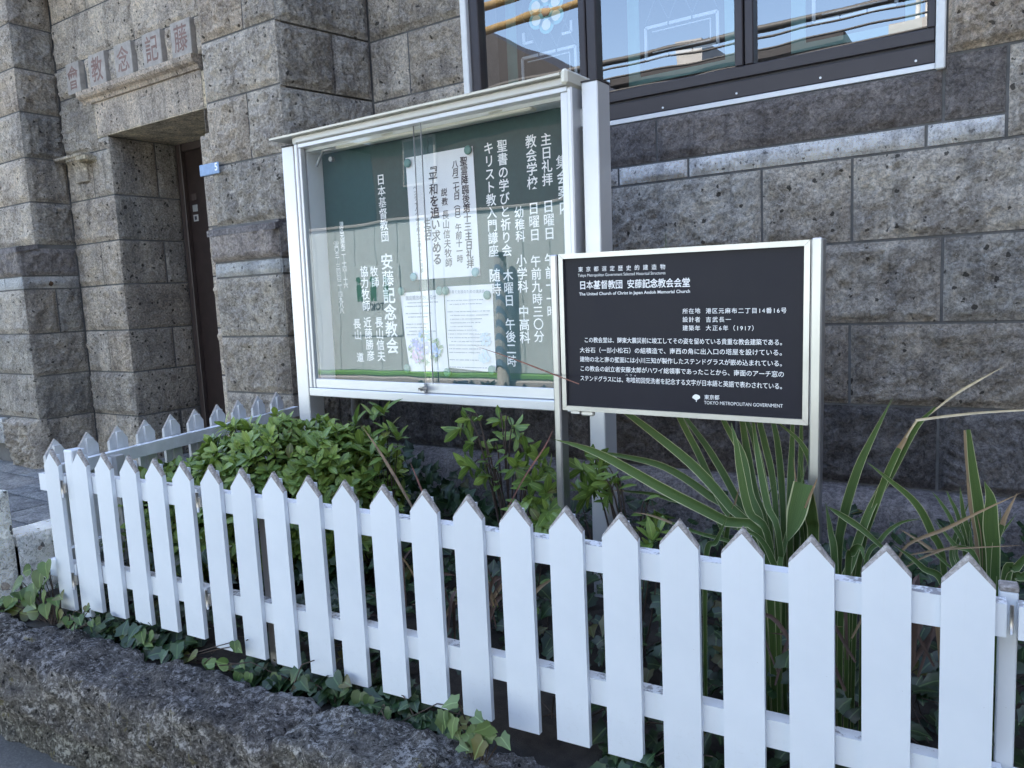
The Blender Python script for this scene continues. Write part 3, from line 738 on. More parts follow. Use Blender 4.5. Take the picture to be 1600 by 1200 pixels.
# leaded panels hung behind the panes
YS = 3.30
def lead_panel(x0, x1, z0, flower):
    p = MB()
    def bar(xa, za, xb, zb, wd, mat, d=0):
        a = np.array([xa, za]); b = np.array([xb, zb]); t = (b - a) / np.linalg.norm(b - a); n_ = np.array([-t[1], t[0]]) * wd / 2
        p.prism([tuple(a - n_), tuple(b - n_), tuple(b + n_), tuple(a + n_)], YS - .004 - d, YS + .004 - d, 1, mat)
    z1 = 2.15; bw = .055
    p.box((x0, YS - .003, z0), (x0 + bw, YS + .003, z1), 1); p.box((x1 - bw, YS - .003, z0), (x1, YS + .003, z1), 1)
    p.box((x0 + bw, YS - .003, z0), (x1 - bw, YS + .003, z0 + .03), 1)
    a, b, c, d_ = x0 + bw + .03, x1 - bw - .03, z0 + .10, z0 + .23
    for q in ((a, c, b, c), (a, d_, b, d_), (a, c, a, d_), (b, c, b, d_)): bar(*q, .013, 2)
    for q in ((a + .03, c + .022, b - .03, c + .022), (a + .03, d_ - .022, b - .03, d_ - .022), (b - .03, c + .022, b - .03, d_ - .022)): bar(*q, .004, 2)
    for k_ in (.33, .66): bar(a + (b - a) * k_, d_ - .008, a + (b - a) * k_, d_ + .008, .006, 0, .003); bar(a + (b - a) * k_, c - .008, a + (b - a) * k_, c + .008, .006, 0, .003)
    for k_ in range(-2, 5):
        xx = a + (b - a) * k_ / 3
        for s_ in (-1, 1):
            h = .45; xe = xx + s_ * .22; ts = [0, 1]
            pa, pb = (xx, d_ + .015), (xe, d_ + .015 + h)
            def clip(px_, pz_, qx_, qz_):
                if px_ < a and qx_ < a or px_ > b and qx_ > b: return None
                def cl(xv): 
                    t = (xv - px_) / (qx_ - px_); return (xv, pz_ + (qz_ - pz_) * t)
                P0, P1 = (px_, pz_), (qx_, qz_)
                if P0[0] < a: P0 = cl(a)
                if P0[0] > b: P0 = cl(b)
                if P1[0] < a: P1 = cl(a)
                if P1[0] > b: P1 = cl(b)
                return P0 + P1
            q = clip(*pa, *pb)
            if q and (q[0] - q[2]) ** 2 + (q[1] - q[3]) ** 2 > 1e-4: bar(*q, .004, 0)
    if flower:
        fx, fz = (a + b) / 2, d_ + .185
        for k_ in range(6):
            t = k_ * PI / 3 + .52
            p.disc((fx + .062 * math.cos(t), fz + .062 * math.sin(t)), .040, YS - .008, YS - .004, 18, 3)
            p.disc((fx + .062 * math.cos(t), fz + .062 * math.sin(t)), .024, YS - .010, YS - .008, 16, 4)
        p.disc((fx, fz), .022, YS - .012, YS - .008, 16, 5)
        for s_ in (-1, 1): bar(fx + s_ * .08, fz - .12, fx + s_ * .13, fz - .12, .012, 2, .004); bar(fx + s_ * .13, fz - .12, fx + s_ * .13, fz - .07, .012, 2, .004)
    cpart(p, 'leaded_panel', [M['leadline'], M['aquaglass'], M['milkglass'], M['tealglass'], M['yellowglass'], M['red_paint']], win)
lead_panel(-2.13, -1.67, .885, True); lead_panel(-1.49, -1.0, .885, False); lead_panel(-.79, -.33, .885, False)

# ---- house number plate on the pier
pe = empty('address_plate', 'small faded blue plate with a white figure 5 on the pier beside the doorway', 'plate', Matrix.Translation((-3.43, YU - .030, .685)))
b_ = MB(); b_.bbox((-.078, 0, -.028), (.078, .006, .028), .003); b_.build('plate', M['blueplate'], pe)
b_ = MB(); put(b_, '5', .058, .006, .05, .05, -.0006, 0, .02); b_.build('lettering', M['letter'], pe)

# ================================================================== GROUND: planter, path, low wall
FA, FSL = 0.0748169053, 0.0133375434
F0 = np.array([-0.0612874, 1.3978677, -0.4550939])
CF, SF = math.cos(FA), math.sin(FA)
def fpt(s, d=0, z=0):                 # s metres to the left along the picket fence, d metres behind it
    return np.array([F0[0] - s * CF - d * SF, F0[1] - s * SF + d * CF, z])
so = MB(); a, b = fpt(3.0, -.07), fpt(-1.2, -.07)
nx, ny = 70, 40; V_ = []
for j in range(ny + 1):
    for i in range(nx + 1):
        p = a + (b - a) * i / nx; y = p[1] + (2.95 - p[1]) * j / ny; V_.append((p[0], y, SOIL))
V_ = np.array(V_); V_[:, 2] += (fbm(V_ * [6, 6, 1], 4, 5) - .5) * .07
so.add(V_, [(j * (nx + 1) + i, j * (nx + 1) + i + 1, (j + 1) * (nx + 1) + i + 1, (j + 1) * (nx + 1) + i) for j in range(ny) for i in range(nx)], 0, smooth=True)
tag(so.build('planter_soil', M['soil']), 'dark earth of the narrow planting bed', kind='structure')

pa = MB()
pv = [(-8, -.5), (-3.05, -.5), (-3.05, 2.6), (-3.3, 3.4), (-8, 3.4)]
r_ = random.Random(4)
for j in range(9):
    y0 = 0.9 + j * .27; xo = r_.uniform(0, .4)
    xs_ = [-7.5 + xo + .62 * i for i in range(8)]
    for xa, xb in zip(xs_[:-1], xs_[1:]):
        zt = -1.0 if y0 > 1.35 else -1.1
        if xb > -3.1: xb = -3.1
        if xa >= xb: continue
        block(pa, (0, 0, zt), ex, ey, ez, xa, xb, y0, y0 + .27, .006, r_.randint(0, 999), 0, 0, tonev(.12), res=.03, base=.002, margin=.01, gap=.006)
pa.box((-8, .9, STREET - .2), (-3.06, 3.3, -1.125), 1)
tag(pa.build('entrance_path', [M['flag'], M['mortar']]), 'grey flagstone path leading to the doorway', kind='structure')

lw = empty('low_stone_wall', 'low pale pitted stone kerb wall with a taller end post beside the path', 'wall', Matrix.Translation((-3.1, 1.25, STREET)))
lwi = Matrix.Translation((3.1, -1.25, -STREET))
wb = MB()
row(wb, (-3.02, 1.25, 0), ey, ez, ex, STREET, -.795, [0, .42, .95, 1.2], k=1.9, style=0, amp=.006, base=.003, margin=.004)
for a_, b_2 in ((1.25, 1.7), (1.7, 2.45)): block(wb, (0, 0, -.795), ex, ey, ez, -3.16, -3.02, a_, b_2, .006, 5, 0, 0, (2.2, 2.2, 2.15), base=.002, margin=.003, gap=.002)
wb.box((-3.155, 1.255, STREET), (-3.026, 2.44, -.802), 0)
o = wb.build('coping', [M['palestone']]); o.parent = lw; o.matrix_parent_inverse = lwi
wb = MB(); block(wb, (-3.14, 1.14, 0), ex, ez, eyn, -.14, .12, STREET, -.62, .006, 8, 0, 0, (2.3, 2.28, 2.2), base=.002, margin=.004, gap=.001)
block(wb, (-3.02, 1.14, 0), ey, ez, ex, 0, .105, STREET, -.62, .005, 9, 0, 0, (2.0, 2.0, 1.95), base=.002, margin=.003, gap=.001)
block(wb, (0, 0, -.62), ex, ey, ez, -3.28, -3.02, 1.14, 1.245, .005, 10, 0, 0, (2.2, 2.2, 2.1), base=.002, margin=.003, gap=.001)
o = wb.build('end_post', [M['palestone']]); o.parent = lw; o.matrix_parent_inverse = lwi

# ---- rough lava stones edging the planter: each stone its own object in one retaining wall
rw = empty('planter_wall', 'rough dark lava stone retaining wall below the white picket fence', 'wall', Matrix.Translation(tuple(fpt(1.2, -.16, STREET))))
rwi = rw.matrix_world.inverted()
def boulder(s0, s1, d0, d1, z0, z1, seed, tone, rnd=.032, amp=.05):
    n1, n2, n3 = max(10, int((s1 - s0) / .011)), max(6, int((d1 - d0) / .011)), max(6, int((z1 - z0) / .011))
    mb = MB()
    def surf(A, B, C, na, nb):
        i, j = np.meshgrid(np.linspace(0, 1, na + 1), np.linspace(0, 1, nb + 1)); i, j = i.ravel(), j.ravel()
        P = A + i[:, None] * (B - A) + j[:, None] * (C - A)
        lo = np.array([s0, d0, z0]); hi = np.array([s1, d1, z1])
        r = rnd; inn = np.clip(P, lo + r, hi - r); dv = P - inn; Ld = np.linalg.norm(dv, axis=1)[:, None] + 1e-9
        n_ = dv / Ld; P = inn + n_ * r
        q = P * 5 + seed * 3.1
        hgt = (fbm(q, 4, seed) - .5) * amp * 1.3 + (fbm(q * 3.3, 4, seed + 4) - .5) * amp * 1.1 + (fbm(q * 9, 3, seed + 6) - .5) * amp * .5 - np.maximum(0, fbm(q * 6, 2, seed + 8) - .62) * amp * 1.2
        P = P + n_ * hgt[:, None]
        W = np.array([fpt(p[0], p[1], p[2]) for p in P])
        f = [(b * (na + 1) + a, b * (na + 1) + a + 1, (b + 1) * (na + 1) + a + 1, (b + 1) * (na + 1) + a) for b in range(nb) for a in range(na)]
        mb.add(W, f, 0, tone, smooth=True)
    A = lambda s, d, z: np.array([s, d, z])
    surf(A(s0, d0, z1), A(s1, d0, z1), A(s0, d1, z1), n1, n2)          # top
    surf(A(s0, d0, z0), A(s1, d0, z0), A(s0, d0, z1), n1, n3)          # front
    surf(A(s0, d0, z0), A(s0, d1, z0), A(s0, d0, z1), n2, n3)
    surf(A(s1, d0, z0), A(s1, d1, z0), A(s1, d0, z1), n2, n3)
    o = mb.build('lava_stone', M['lava']); o.parent = rw; o.matrix_parent_inverse = rwi
STS = [(-1.0, .02, .0), (.02, .98, .006), (.98, 1.38, .012), (1.38, 2.62, .0), (2.62, 3.7, -.012)]
for i, (a_, b_2, dz) in enumerate(STS):
    boulder(a_ + .001, b_2 - .001, -.235 - .008 * (i % 2), -.028 if i < 3 else -.042, -1.205, -1.005 + dz, 3 + i, [(1, 1, 1), (.95, .95, .97), (1.2, 1.2, 1.18), (1, .98, .97), (1.1, 1.07, 1.02)][i])
for i, (a_, b_2) in enumerate(((-1.0, .5), (.5, 1.75), (1.75, 2.9), (2.9, 3.9))):
    boulder(a_, b_2, -.208, -.05, STREET - .05, -1.215, 23 + i, (.95, .95, .9), rnd=.03, amp=.035)

# ================================================================== FENCES
def picket(mb, x, y, zt, zb, wd=.0765, th=.013, flip=1, sh=.049):
    c = .0085; h = wd / 2; y0, y1 = (y, y + th) if flip > 0 else (y + th, y)
    body = [(-h, zb), (h, zb), (h, zt - sh - c * .6), (0, zt - c * 1.35), (-h, zt - sh - c * .6)]
    outer = [(-h, zb), (h, zb), (h, zt - sh), (0, zt), (-h, zt - sh)]
    P = lambda q, yy: [(x + a, yy, z_) for a, z_ in q]
    yc = y0 + (y1 - y0) * .35
    v = P(body, y0) + P(outer, yc) + P(outer, y1)
    f = [(0, 1, 2, 3, 4), (14, 13, 12, 11, 10), (0, 5, 6, 1), (1, 6, 7, 2), (4, 9, 5, 0), (5, 10, 11, 6), (6, 11, 12, 7), (9, 14, 10, 5)]
    fe = [(2, 7, 8, 3), (3, 8, 9, 4), (7, 12, 13, 8), (8, 13, 14, 9)]
    if flip < 0: f = [q[::-1] for q in f]; fe = [q[::-1] for q in fe]
    mb.add(v, f, 0); mb.add(v, fe, 1)
    r0, r1 = (y1, y1 + .012) if flip > 0 else (y1 - .012, y1)
    mb.box((x - .013, min(r0, r1), zb), (x + .013, max(r0, r1), zt - .021), 0)
def rail(mb, x0, x1, y0, y1, z0, z1, dz=0):
    v = [(x0, y0, z0), (x1, y0, z0 + dz), (x1, y1, z0 + dz), (x0, y1, z0), (x0, y0, z1), (x1, y0, z1 + dz), (x1, y1, z1 + dz), (x0, y1, z1)]
    mb.add(v, [(0, 3, 2, 1), (0, 1, 5, 4), (1, 2, 6, 5), (2, 3, 7, 6), (3, 0, 4, 7)], 0); mb.add(v, [(4, 5, 6, 7)], 1)
WM = [M['white'], M['edge']]; WR = [M['white'], M['railtop']]
FM = mat4((CF, SF, 0), (-SF, CF, 0), (0, 0, 1), F0)
FMD = FM  # the long fence: x runs right, y runs back, origin at the tip of the rightmost picket
r_ = random.Random(3)
fence = empty('picket_fence', 'long white picket fence panel in front of the two boards, sixteen pickets', 'fence', FM)
proto = None
def pk(parent, x, y, zt, zb, flip=1, wd=.0765):
    b_ = MB(); picket(b_, 0, 0, 0, zb - zt, flip=flip, wd=wd); tv = r_.uniform(.95, 1.02); b_.tone = [x * tv for x in b_.tone]
    o = b_.build('picket', WM, parent); o.location = (x, y, zt); o.rotation_euler = (0, r_.uniform(-.006, .006), 0); return o
for i in range(16):
    s_ = i * .12; pk(fence, -s_, r_.uniform(-.0012, .0012), FSL * s_, -.517 + .0 * s_ + FSL * s_ * .3)
for zt in (-.080, -.372):
    b_ = MB(); rail(b_, -1.855, .055, .0136, .045, zt - .056 + FSL * 1.855, zt + FSL * 1.855, -FSL * 1.91); b_.build('rail', WR, fence)
for x, zt, mt in ((-1.655, -.095, M['greymetal_shadepost']),):
    b_ = MB(); b_.bbox((x - .02, .046, -.66), (x + .02, .084, zt), .002); b_.build('post', mt, fence)  # whitish post, its shade put into the grey colour
b_ = MB(); b_.bbox((.046, .047, -.66), (.073, .076, -.072), .002); b_.bbox((.0455, .0465, -.072), (.0735, .0765, -.062), .002, 1); b_.build('post', [M['white'], M['edge']], fence)
b_ = MB(); b_.tube([(.0615, .0105, -.080), (.0615, .0105, -.128)], .003, 8); b_.build('bolt', M['bolt'], fence)
nf = empty('picket_fence', 'end of another white picket panel entering at the right edge of the photo', 'fence', FM @ Matrix.Translation((.071, 0, 0)))
for i in range(4): pk(nf, .125 + i * .12, 0, -.004, -.52)
for zt in (-.082, -.374):
    b_ = MB(); rail(b_, 0, .55, .0136, .045, zt - .056, zt); b_.build('rail', WR, nf)

gate = empty('picket_gate', 'short white picket gate panel with five pickets, hinged left of the long fence', 'gate', FM @ Matrix.Translation((-1.92, 0, FSL * 1.92)))
for i in range(5): pk(gate, -i * .12, r_.uniform(-.001, .001), FSL * .12 * i - .001, -.522)
for zt in (-.080, -.372):
    b_ = MB(); rail(b_, -.515, .045, .0136, .045, zt - .056, zt); b_.build('rail', WR, gate)
for z_ in (-.115, -.40):
    b_ = MB(); b_.bbox((.048, .004, z_ - .016), (.064, .0145, z_ + .016), .002); b_.tube([(.0575, .004, z_ - .028), (.0575, .004, z_ + .028)], .004, 8); b_.build('hinge', M['bolt'], gate)
cpz = FSL * 2.52
cpost = empty('picket_gate', 'single white picket on a short rail at the left fence corner', 'gate', FM @ Matrix.Translation((-2.535, -.01, cpz - .008)))
pk(cpost, 0, 0, 0, -.535)
for zt in (-.088, -.38):
    b_ = MB(); rail(b_, -.10, .05, .0136, .045, zt - .056, zt); b_.build('rail', WR, cpost)
for z_ in (-.125, -.43):
    b_ = MB(); b_.bbox((.045, .000, z_ - .016), (.058, .012, z_ + .016), .002); b_.tube([(.0535, -.002, z_ - .028), (.0535, -.002, z_ + .028)], .004, 8); b_.build('hinge', M['bolt'], cpost)
cp2 = empty('fence_post', 'square white corner post between the two gate hinges', 'post', FM @ Matrix.Translation((-2.452, 0, cpz)))
b_ = MB(); b_.bbox((-.024, .0, -.60), (.020, .045, -.008), .003); b_.build('post_body', M['white'], cp2)

# return fence running back to the church
RA = -0.144
RM = mat4((math.cos(RA), -math.sin(RA), 0), (math.sin(RA), math.cos(RA), 0), (0, 0, 1), (-2.709, 1.286, -.42))
rf = empty('picket_fence', 'white picket fence seen from behind, running back to the church doorway', 'fence', RM)
b0 = None
for i in range(10):
    b_ = MB() 
    # built across local y: thickness along -x, inner face towards +x
    t_ = MB(); picket(t_, 0, 0, 0, -.53, flip=1)
    V_ = np.concatenate(t_.v); V2 = np.c_[-V_[:, 1] * -1, V_[:, 0], V_[:, 2]]   # turn the picket by 90 degrees; ribs face +x
    b_.v = [V2]; b_.f = [q[::-1] for q in t_.f]; b_.m = t_.m; b_.tone = t_.tone; b_.uv = t_.uv; b_.smooth = t_.smooth; b_.n = t_.n
    o = b_.build('picket', [M['shadedwhite'], M['edge']], rf); o.location = (-.028, .12 * i, .011 * i * .12 / .12)
    o.location.z = .0013 * i
for zt in (-.083, -.375):
    t_ = MB(); rail(t_, -.05, 1.17, .0, .030, zt - .044, zt, .0134)
    V_ = np.concatenate(t_.v); b_ = MB(); b_.v = [np.c_[V_[:, 1], V_[:, 0], V_[:, 2]]]; b_.f = [q[::-1] for q in t_.f]; b_.m = t_.m; b_.tone = t_.tone; b_.uv = t_.uv; b_.smooth = t_.smooth; b_.n = t_.n
    b_.build('rail', [M['shadedwhite'], M['railtop']], rf)
for yy in (.16,):
    b_ = MB(); b_.bbox((.030, yy, -.66), (.066, yy + .036, -.09), .002); b_.build('post', M['greymetal_shadepost'], rf)  # shade on this post is put into its grey colour

# ================================================================== NOTICE BOARD
Ba, Bn, Bb = (np.array(v) for v in ((.9997, -.0237, -.0052), (.0236, .9996, -.0124), (.0055, .0123, .9999)))
BM = mat4(Ba, Bn, Bb, (-1.833, 2.1921, .1175))
board = empty('notice_board', 'large silver framed glazed notice board with white lettering on dark green', 'notice board', BM)
AL = M['alu']
def bp(mb, name, mat, parent=board): return mb.build(name, mat, parent)
for x0, x1 in ((-.762, -.690), (.668, .7245)):
    b_ = MB(); b_.bbox((x0, .030, -1.2), (x1, .112, .521 if x0 > 0 else .520), .003); b_.box((x0 - .001, .029, .5215), (x1 + .001, .113, .5255), 1); bp(b_, 'post', [AL, M['bronze']])
for v0, v1 in ((.395, .449), (-.42, -.36)):
    for x0, x1 in ((.648, .669), (-.691, -.649)):
        b_ = MB(); b_.bbox((x0, .055, v0), (x1, .09, v1), .002); bp(b_, 'bracket', AL)
b_ = MB()      # case: sides, back rim, top, bottom
b_.bbox((-.65, 0, -.478), (-.632, .135, .514), .003); b_.bbox((-.632, .006, -.478), (-.618, .03, .497), .002)
b_.bbox((.632, 0, -.478), (.65, .135, .510), .004); b_.bbox((.606, .006, -.478), (.632, .03, .497), .002)
b_.bbox((-.65, -.002, -.512), (.65, .135, -.4785), .003)
b_.bbox((-.632, .004, .497), (.632, .135, .514), .002)
case = bp(b_, 'case_frame', AL)
for q in (((-.618, .010, -.4775), (-.02, .022, -.440)), ((-.03, .026, -.4775), (.606, .038, -.440))):
    b_ = MB(); b_.bbox(*q, .002); bp(b_, 'sash_rail', AL)
b_ = MB(); b_.prism([(-.028, .541), (-.03, .548), (.02, .556), (.15, .556), (.15, .541)], -.764, .625, 0); hood = bp(b_, 'hood', M['hoodmat'])
b_ = MB(); b_.bbox((-.635, -.006, .5145), (.626, .14, .5405), .004); b_.bbox((-.66, .002, .5145), (-.6355, .14, .5405), .003); bp(b_, 'hood_fascia', M['hoodmat'])
b_ = MB(); b_.bbox((.6265, -.030, .5105), (.6515, .145, .558), .008); bp(b_, 'corner_cap', M['cream'])
b_ = MB(); b_.box((-.632, .122, -.478), (.632, .130, .497)); bp(b_, 'back_panel', M['greenboard'])
b_ = MB(); b_.box((-.632, .04, -.478), (-.620, .121, .497)); b_.box((.620, .04, -.478), (.632, .121, .497)); b_.box((-.62, .04, -.478), (.62, .121, -.462)); b_.box((-.62, .04, .485), (.62, .121, .497)); bp(b_, 'case_lining', M['lining'])
b_ = MB(); b_.add([(-.617, .016, -.44), (.017, .016, -.44), (.017, .016, .497), (-.617, .016, .497)], [(0, 1, 2, 3)]); b1 = bp(b_, 'glass_pane', M['caseglass'])
b_ = MB(); b_.add([(-.03, .032, -.44), (.606, .032, -.44), (.606, .032, .497), (-.03, .032, .497)], [(0, 1, 2, 3)]); b1 = bp(b_, 'glass_pane', M['caseglass'])
for x in (.0175, -.0315):
    b_ = MB(); b_.box((x, .013 if x > 0 else .029, -.44), (x + .0012, .019 if x > 0 else .035, .497)); bp(b_, 'glass_edge', M['alushade'])
b_ = MB(); b_.disc((-.108 + .09, -.459), .0085, -.012, .012, 16); b_.tube([(-.018, -.012, -.459), (-.018, -.022, -.459)], .006, 10); bp(b_, 'lock', M['bolt'])
b_ = MB(); b_.bbox((-.46, .045, .4755), (.47, .085, .497), .005); b_.bbox((-.2, .04, .485), (-.14, .045, .495), .001); b_.bbox((.30, .04, .485), (.36, .045, .495), .001); bp(b_, 'light_fitting', M['cream'])
b_ = MB(); b_.tube([(-.60, .07, .43), (-.575, .07, .46), (-.545, .06, .482)], .006, 8); b_.tube([(-.545, .06, .482), (-.46, .06, .486)], .006, 8); b_.disc((-.533, .452), .010, .085, .10, 12); bp(b_, 'cable_elbow', M['alushade'])
b_ = MB(); b_.tube([(-.69, .30, -.45), (-.69, .30, -1.2)], .025, 14); bp(b_, 'back_pole', M['pipe'])
WT = [('日本基督教団', [-0.2931, 0.3461, -0.2873, 0.1251]), ('安藤記念教会', [-0.2841, 0.0255, -0.2777, -0.3101]), ('牧師', [-0.3572, -0.0096, -0.354, -0.0529]),
 ('長山信夫', [-0.3456, -0.215, -0.3429, -0.3521]), ('協力牧師', [-0.4137, -0.0068, -0.4125, -0.1461]), ('近藤勝彦', [-0.4112, -0.2142, -0.4029, -0.3513]),
 ('長山', [-0.4719, -0.2192, -0.4699, -0.2648]), ('道', [-0.464, -0.3585, -0.464, -0.3585]), ('港区元麻布二｜十四｜十六', [-0.5297, 0.1909, -0.5244, -0.0581]),
 ('☎〇三｜三四四二｜四九八八', [-0.567, 0.1141, -0.5571, -0.1632]), ('キリスト教入門講座', [0.2371, 0.3939, 0.2422, 0.0344]), ('随時', [0.2423, -0.0527, 0.2452, -0.1033]),
 ('聖書の学びと祈り会', [0.2959, 0.3939, 0.3005, 0.0327]), ('木曜日', [0.3017, -0.0555, 0.3028, -0.1443]), ('午後二時', [0.3033, -0.2294, 0.3044, -0.3611]),
 ('教会学校', [0.4164, 0.3922, 0.4173, 0.2536]), ('日曜日', [0.4187, 0.1678, 0.42, 0.078]), ('午前九時三〇分', [0.4205, -0.0125, 0.4242, -0.2731]),
 ('幼稚科', [0.358, 0.1601, 0.3603, 0.0771]), ('小学科', [0.3609, -0.0071, 0.3638, -0.0973]), ('中高科', [0.3635, -0.1852, 0.3647, -0.2765]),
 ('主日礼拝', [0.477, 0.39, 0.4784, 0.2578]), ('日曜日', [0.4783, 0.1687, 0.4797, 0.0781]), ('午前十一時', [0.4781, -0.0104, 0.4812, -0.1874]), ('集会案内', [0.5372, 0.3085, 0.5445, 0.1604])]
for s_, (u0, v0, u1, v1) in WT:
    b_ = MB(); small = s_[0] in '港☎'
    vtext(b_, s_, u0, v0, u1, v1, .1215, size=None if not small else .026, bold=.018 if small else (.022 if s_[0] in '安' else .014)); bp(b_, 'lettering', M['letter'])

# papers pinned inside
def paper(name, label, q, d, curl=.0):
    o = empty(name, label, 'notice', BM @ Matrix.Translation((sum(p[0] for p in q) / 4, d, sum(p[1] for p in q) / 4)))
    c = (sum(p[0] for p in q) / 4, sum(p[1] for p in q) / 4)
    n_ = 14; V_ = []
    for j in range(n_ + 1):
        for i in range(n_ + 1):
            s_, t_ = i / n_, j / n_
            a = np.array(q[0]) * (1 - s_) + np.array(q[1]) * s_; b = np.array(q[3]) * (1 - s_) + np.array(q[2]) * s_
            p = a * (1 - t_) + b * t_ - np.array(c)
            V_.append((p[0], -curl * (math.sin(t_ * PI) * (.4 + .6 * abs(s_ - .5) * 2)), p[1]))
    b_ = MB(); b_.add(V_, [(j * (n_ + 1) + i, (j + 1) * (n_ + 1) + i, (j + 1) * (n_ + 1) + i + 1, j * (n_ + 1) + i + 1) for j in range(n_) for i in range(n_)], smooth=True)
    b_.build('sheet', M['paper'], o); return o, c
q1 = [[-.1556, .411], [.1689, .4114], [.1797, -.0499], [-.1467, -.0523]]
p1, c1 = paper('paper_notice', 'large white handwritten sermon notice in black brush lettering on the green board', q1, .1195)
b_ = MB()
for s_, (u0, v0, u1, v1), sz, bo in [('聖霊降臨後第十三主日礼拝', [.1251, .3629, .137, -.0051], .034, .02), ('八月二七日（日）午前十一時', [.0856, .3574, .0894, .0154], .030, .016), ('説教', [.028, .2631, .0288, .2295], .030, .008),
 ('長山信夫牧師', [.0297, .1807, .0354, .004], .034, .008), ('『平和を追い求める', [-.0228, .3653, -.0191, .0202], .044, .024), ('生活』', [-.0621, .1582, -.0586, .0898], .036, .016), ('ヘブライ人への手紙一二章一～一四節', [-.1144, .2942, -.1011, -.0183], .018, .002)]:
    b_ = MB(); vtext(b_, s_, u0 - c1[0], v0 - c1[1], u1 - c1[0], v1 - c1[1], -.0012, size=sz, bold=bo, shear=.06); b_.build('lettering', M['ink'], p1)
def textlines(b_, u0, u1, v0, dv, n, seed, h=.0042):
    rr = random.Random(seed)
    for k_ in range(n):
        u = u0 + (rr.random() < .3) * .012; end = u1 - rr.random() * (u1 - u0) * .45
        if rr.random() < .12: continue
        while u < end:
            w_ = rr.uniform(.0025, .0042); b_.box((u, -.0068, v0 - dv * k_ - h / 2 * rr.uniform(.7, 1)), (u + w_, -.0066, v0 - dv * k_ + h / 2 * rr.uniform(.7, 1)), 0); u += w_ + rr.choice([.001, .001, .0012, .004])
q2 = [[-.2171, -.1007], [.0039, -.0932], [.0125, -.4059], [-.1864, -.4108]]
p2, c2 = paper('paper_notice', 'white printed notice with a painted bunch of hydrangeas at its foot', q2, .1185, .004)
b_ = MB(); htext(b_, '園庭開放のおしらせ', -.176 - c2[0], -.1215 - c2[1], -.036 - c2[0], -.1215 - c2[1], .0185, -.0068, bold=.015); textlines(b_, -.188 - c2[0], -.012 - c2[0], -.140 - c2[1], .0138, 10, 4); b_.build('lettering', M['greyink'], p2)
fl = MB(); cols = []
rr = random.Random(5)
for (u, v), m_ in zip([(-.1483, -.3055), (-.0952, -.2672), (-.0487, -.3201), (-.1355, -.3439), (-.0930, -.3154)], (1, 2, 2, 3, 1)):
    for k_ in range(34):
        r2 = .027 * math.sqrt(rr.random()); t = rr.random() * 2 * PI
        x, z_ = u + r2 * math.cos(t) - c2[0], v + r2 * math.sin(t) - c2[1]
        fl.disc((x, z_), .0058, -.0078 - k_ * .00003, -.0072 - k_ * .00003, 6, m_ if rr.random() < .7 else 4)
for k_ in range(40):
    t = rr.random() * 2 * PI; u, v = -.098 + .083 * math.cos(t) * rr.uniform(.75, 1.02), -.322 + .058 * math.sin(t) * rr.uniform(.6, 1.05)
    a = rr.random() * 6.3; x, z_ = u - c2[0], v - c2[1]
    fl.prism([(x + .014 * math.cos(a), z_ + .014 * math.sin(a)), (x + .006 * math.cos(a + 1.57), z_ + .006 * math.sin(a + 1.57)), (x - .014 * math.cos(a), z_ - .014 * math.sin(a)), (x - .006 * math.cos(a + 1.57), z_ - .006 * math.sin(a + 1.57))], -.0072, -.0069, 1, 0)
fl.build('flower_picture', [plain('print_green', (.30, .42, .27), .7), plain('print_violet', (.42, .42, .68), .7), plain('print_blue', (.42, .55, .78), .7), plain('print_pink', (.70, .50, .65), .7), plain('print_pale', (.66, .68, .80), .7)], p2)
q3 = [[.0093, -.0839], [.2339, -.0825], [.2362, -.404], [.0153, -.3908]]
p3, c3 = paper('paper_notice', 'white printed lecture notice in small grey type right of the hydrangea notice', q3, .1185, .003)
b_ = MB(); htext(b_, '子育て支援のための講演会', .040 - c3[0], -.105 - c3[1], .196 - c3[0], -.107 - c3[1], .0135, -.0068, bold=.004); textlines(b_, .024 - c3[0], .226 - c3[0], -.137 - c3[1], .0139, 19, 9, .0036); b_.build('lettering', M['greyink'], p3)
fl = MB()
for k_ in range(60):
    u, v = (.195, -.285) if k_ % 2 else (.190, -.345)
    r2 = .024 * math.sqrt(rr.random()); t = rr.random() * 6.3
    fl.disc((u + r2 * math.cos(t) - c3[0], v + r2 * math.sin(t) - c3[1]), .0055, -.0064 - k_ * .00002, -.006 - k_ * .00002, 6, 0)
fl.build('flower_picture', [plain('print_faint_blue', (.62, .72, .80), .7)], p3)
mags = [((-.14, .3893), 0, 'upper left corner of the handwritten sermon notice'), ((.1522, .3986), 0, 'upper right corner of the handwritten sermon notice'), ((-.1378, -.0406), 1, 'lower left corner of the handwritten sermon notice'),
 ((.1633, -.0371), 1, 'lower right corner of the handwritten sermon notice'), ((-.2061, -.0934), 0, 'upper left corner of the hydrangea notice'), ((-.0108, -.0986), 0, 'upper right corner of the hydrangea notice'),
 ((.0189, -.0997), 0, 'upper left corner of the lecture notice'), ((.2126, -.1219), 0, 'upper right corner of the lecture notice'), ((-.1959, -.397), 0, 'lower left corner of the hydrangea notice'),
 ((.0095, -.4075), 0, 'foot of the seam where the two printed notices meet'), ((.2207, -.3935), 0, 'lower right corner of the lecture notice')]
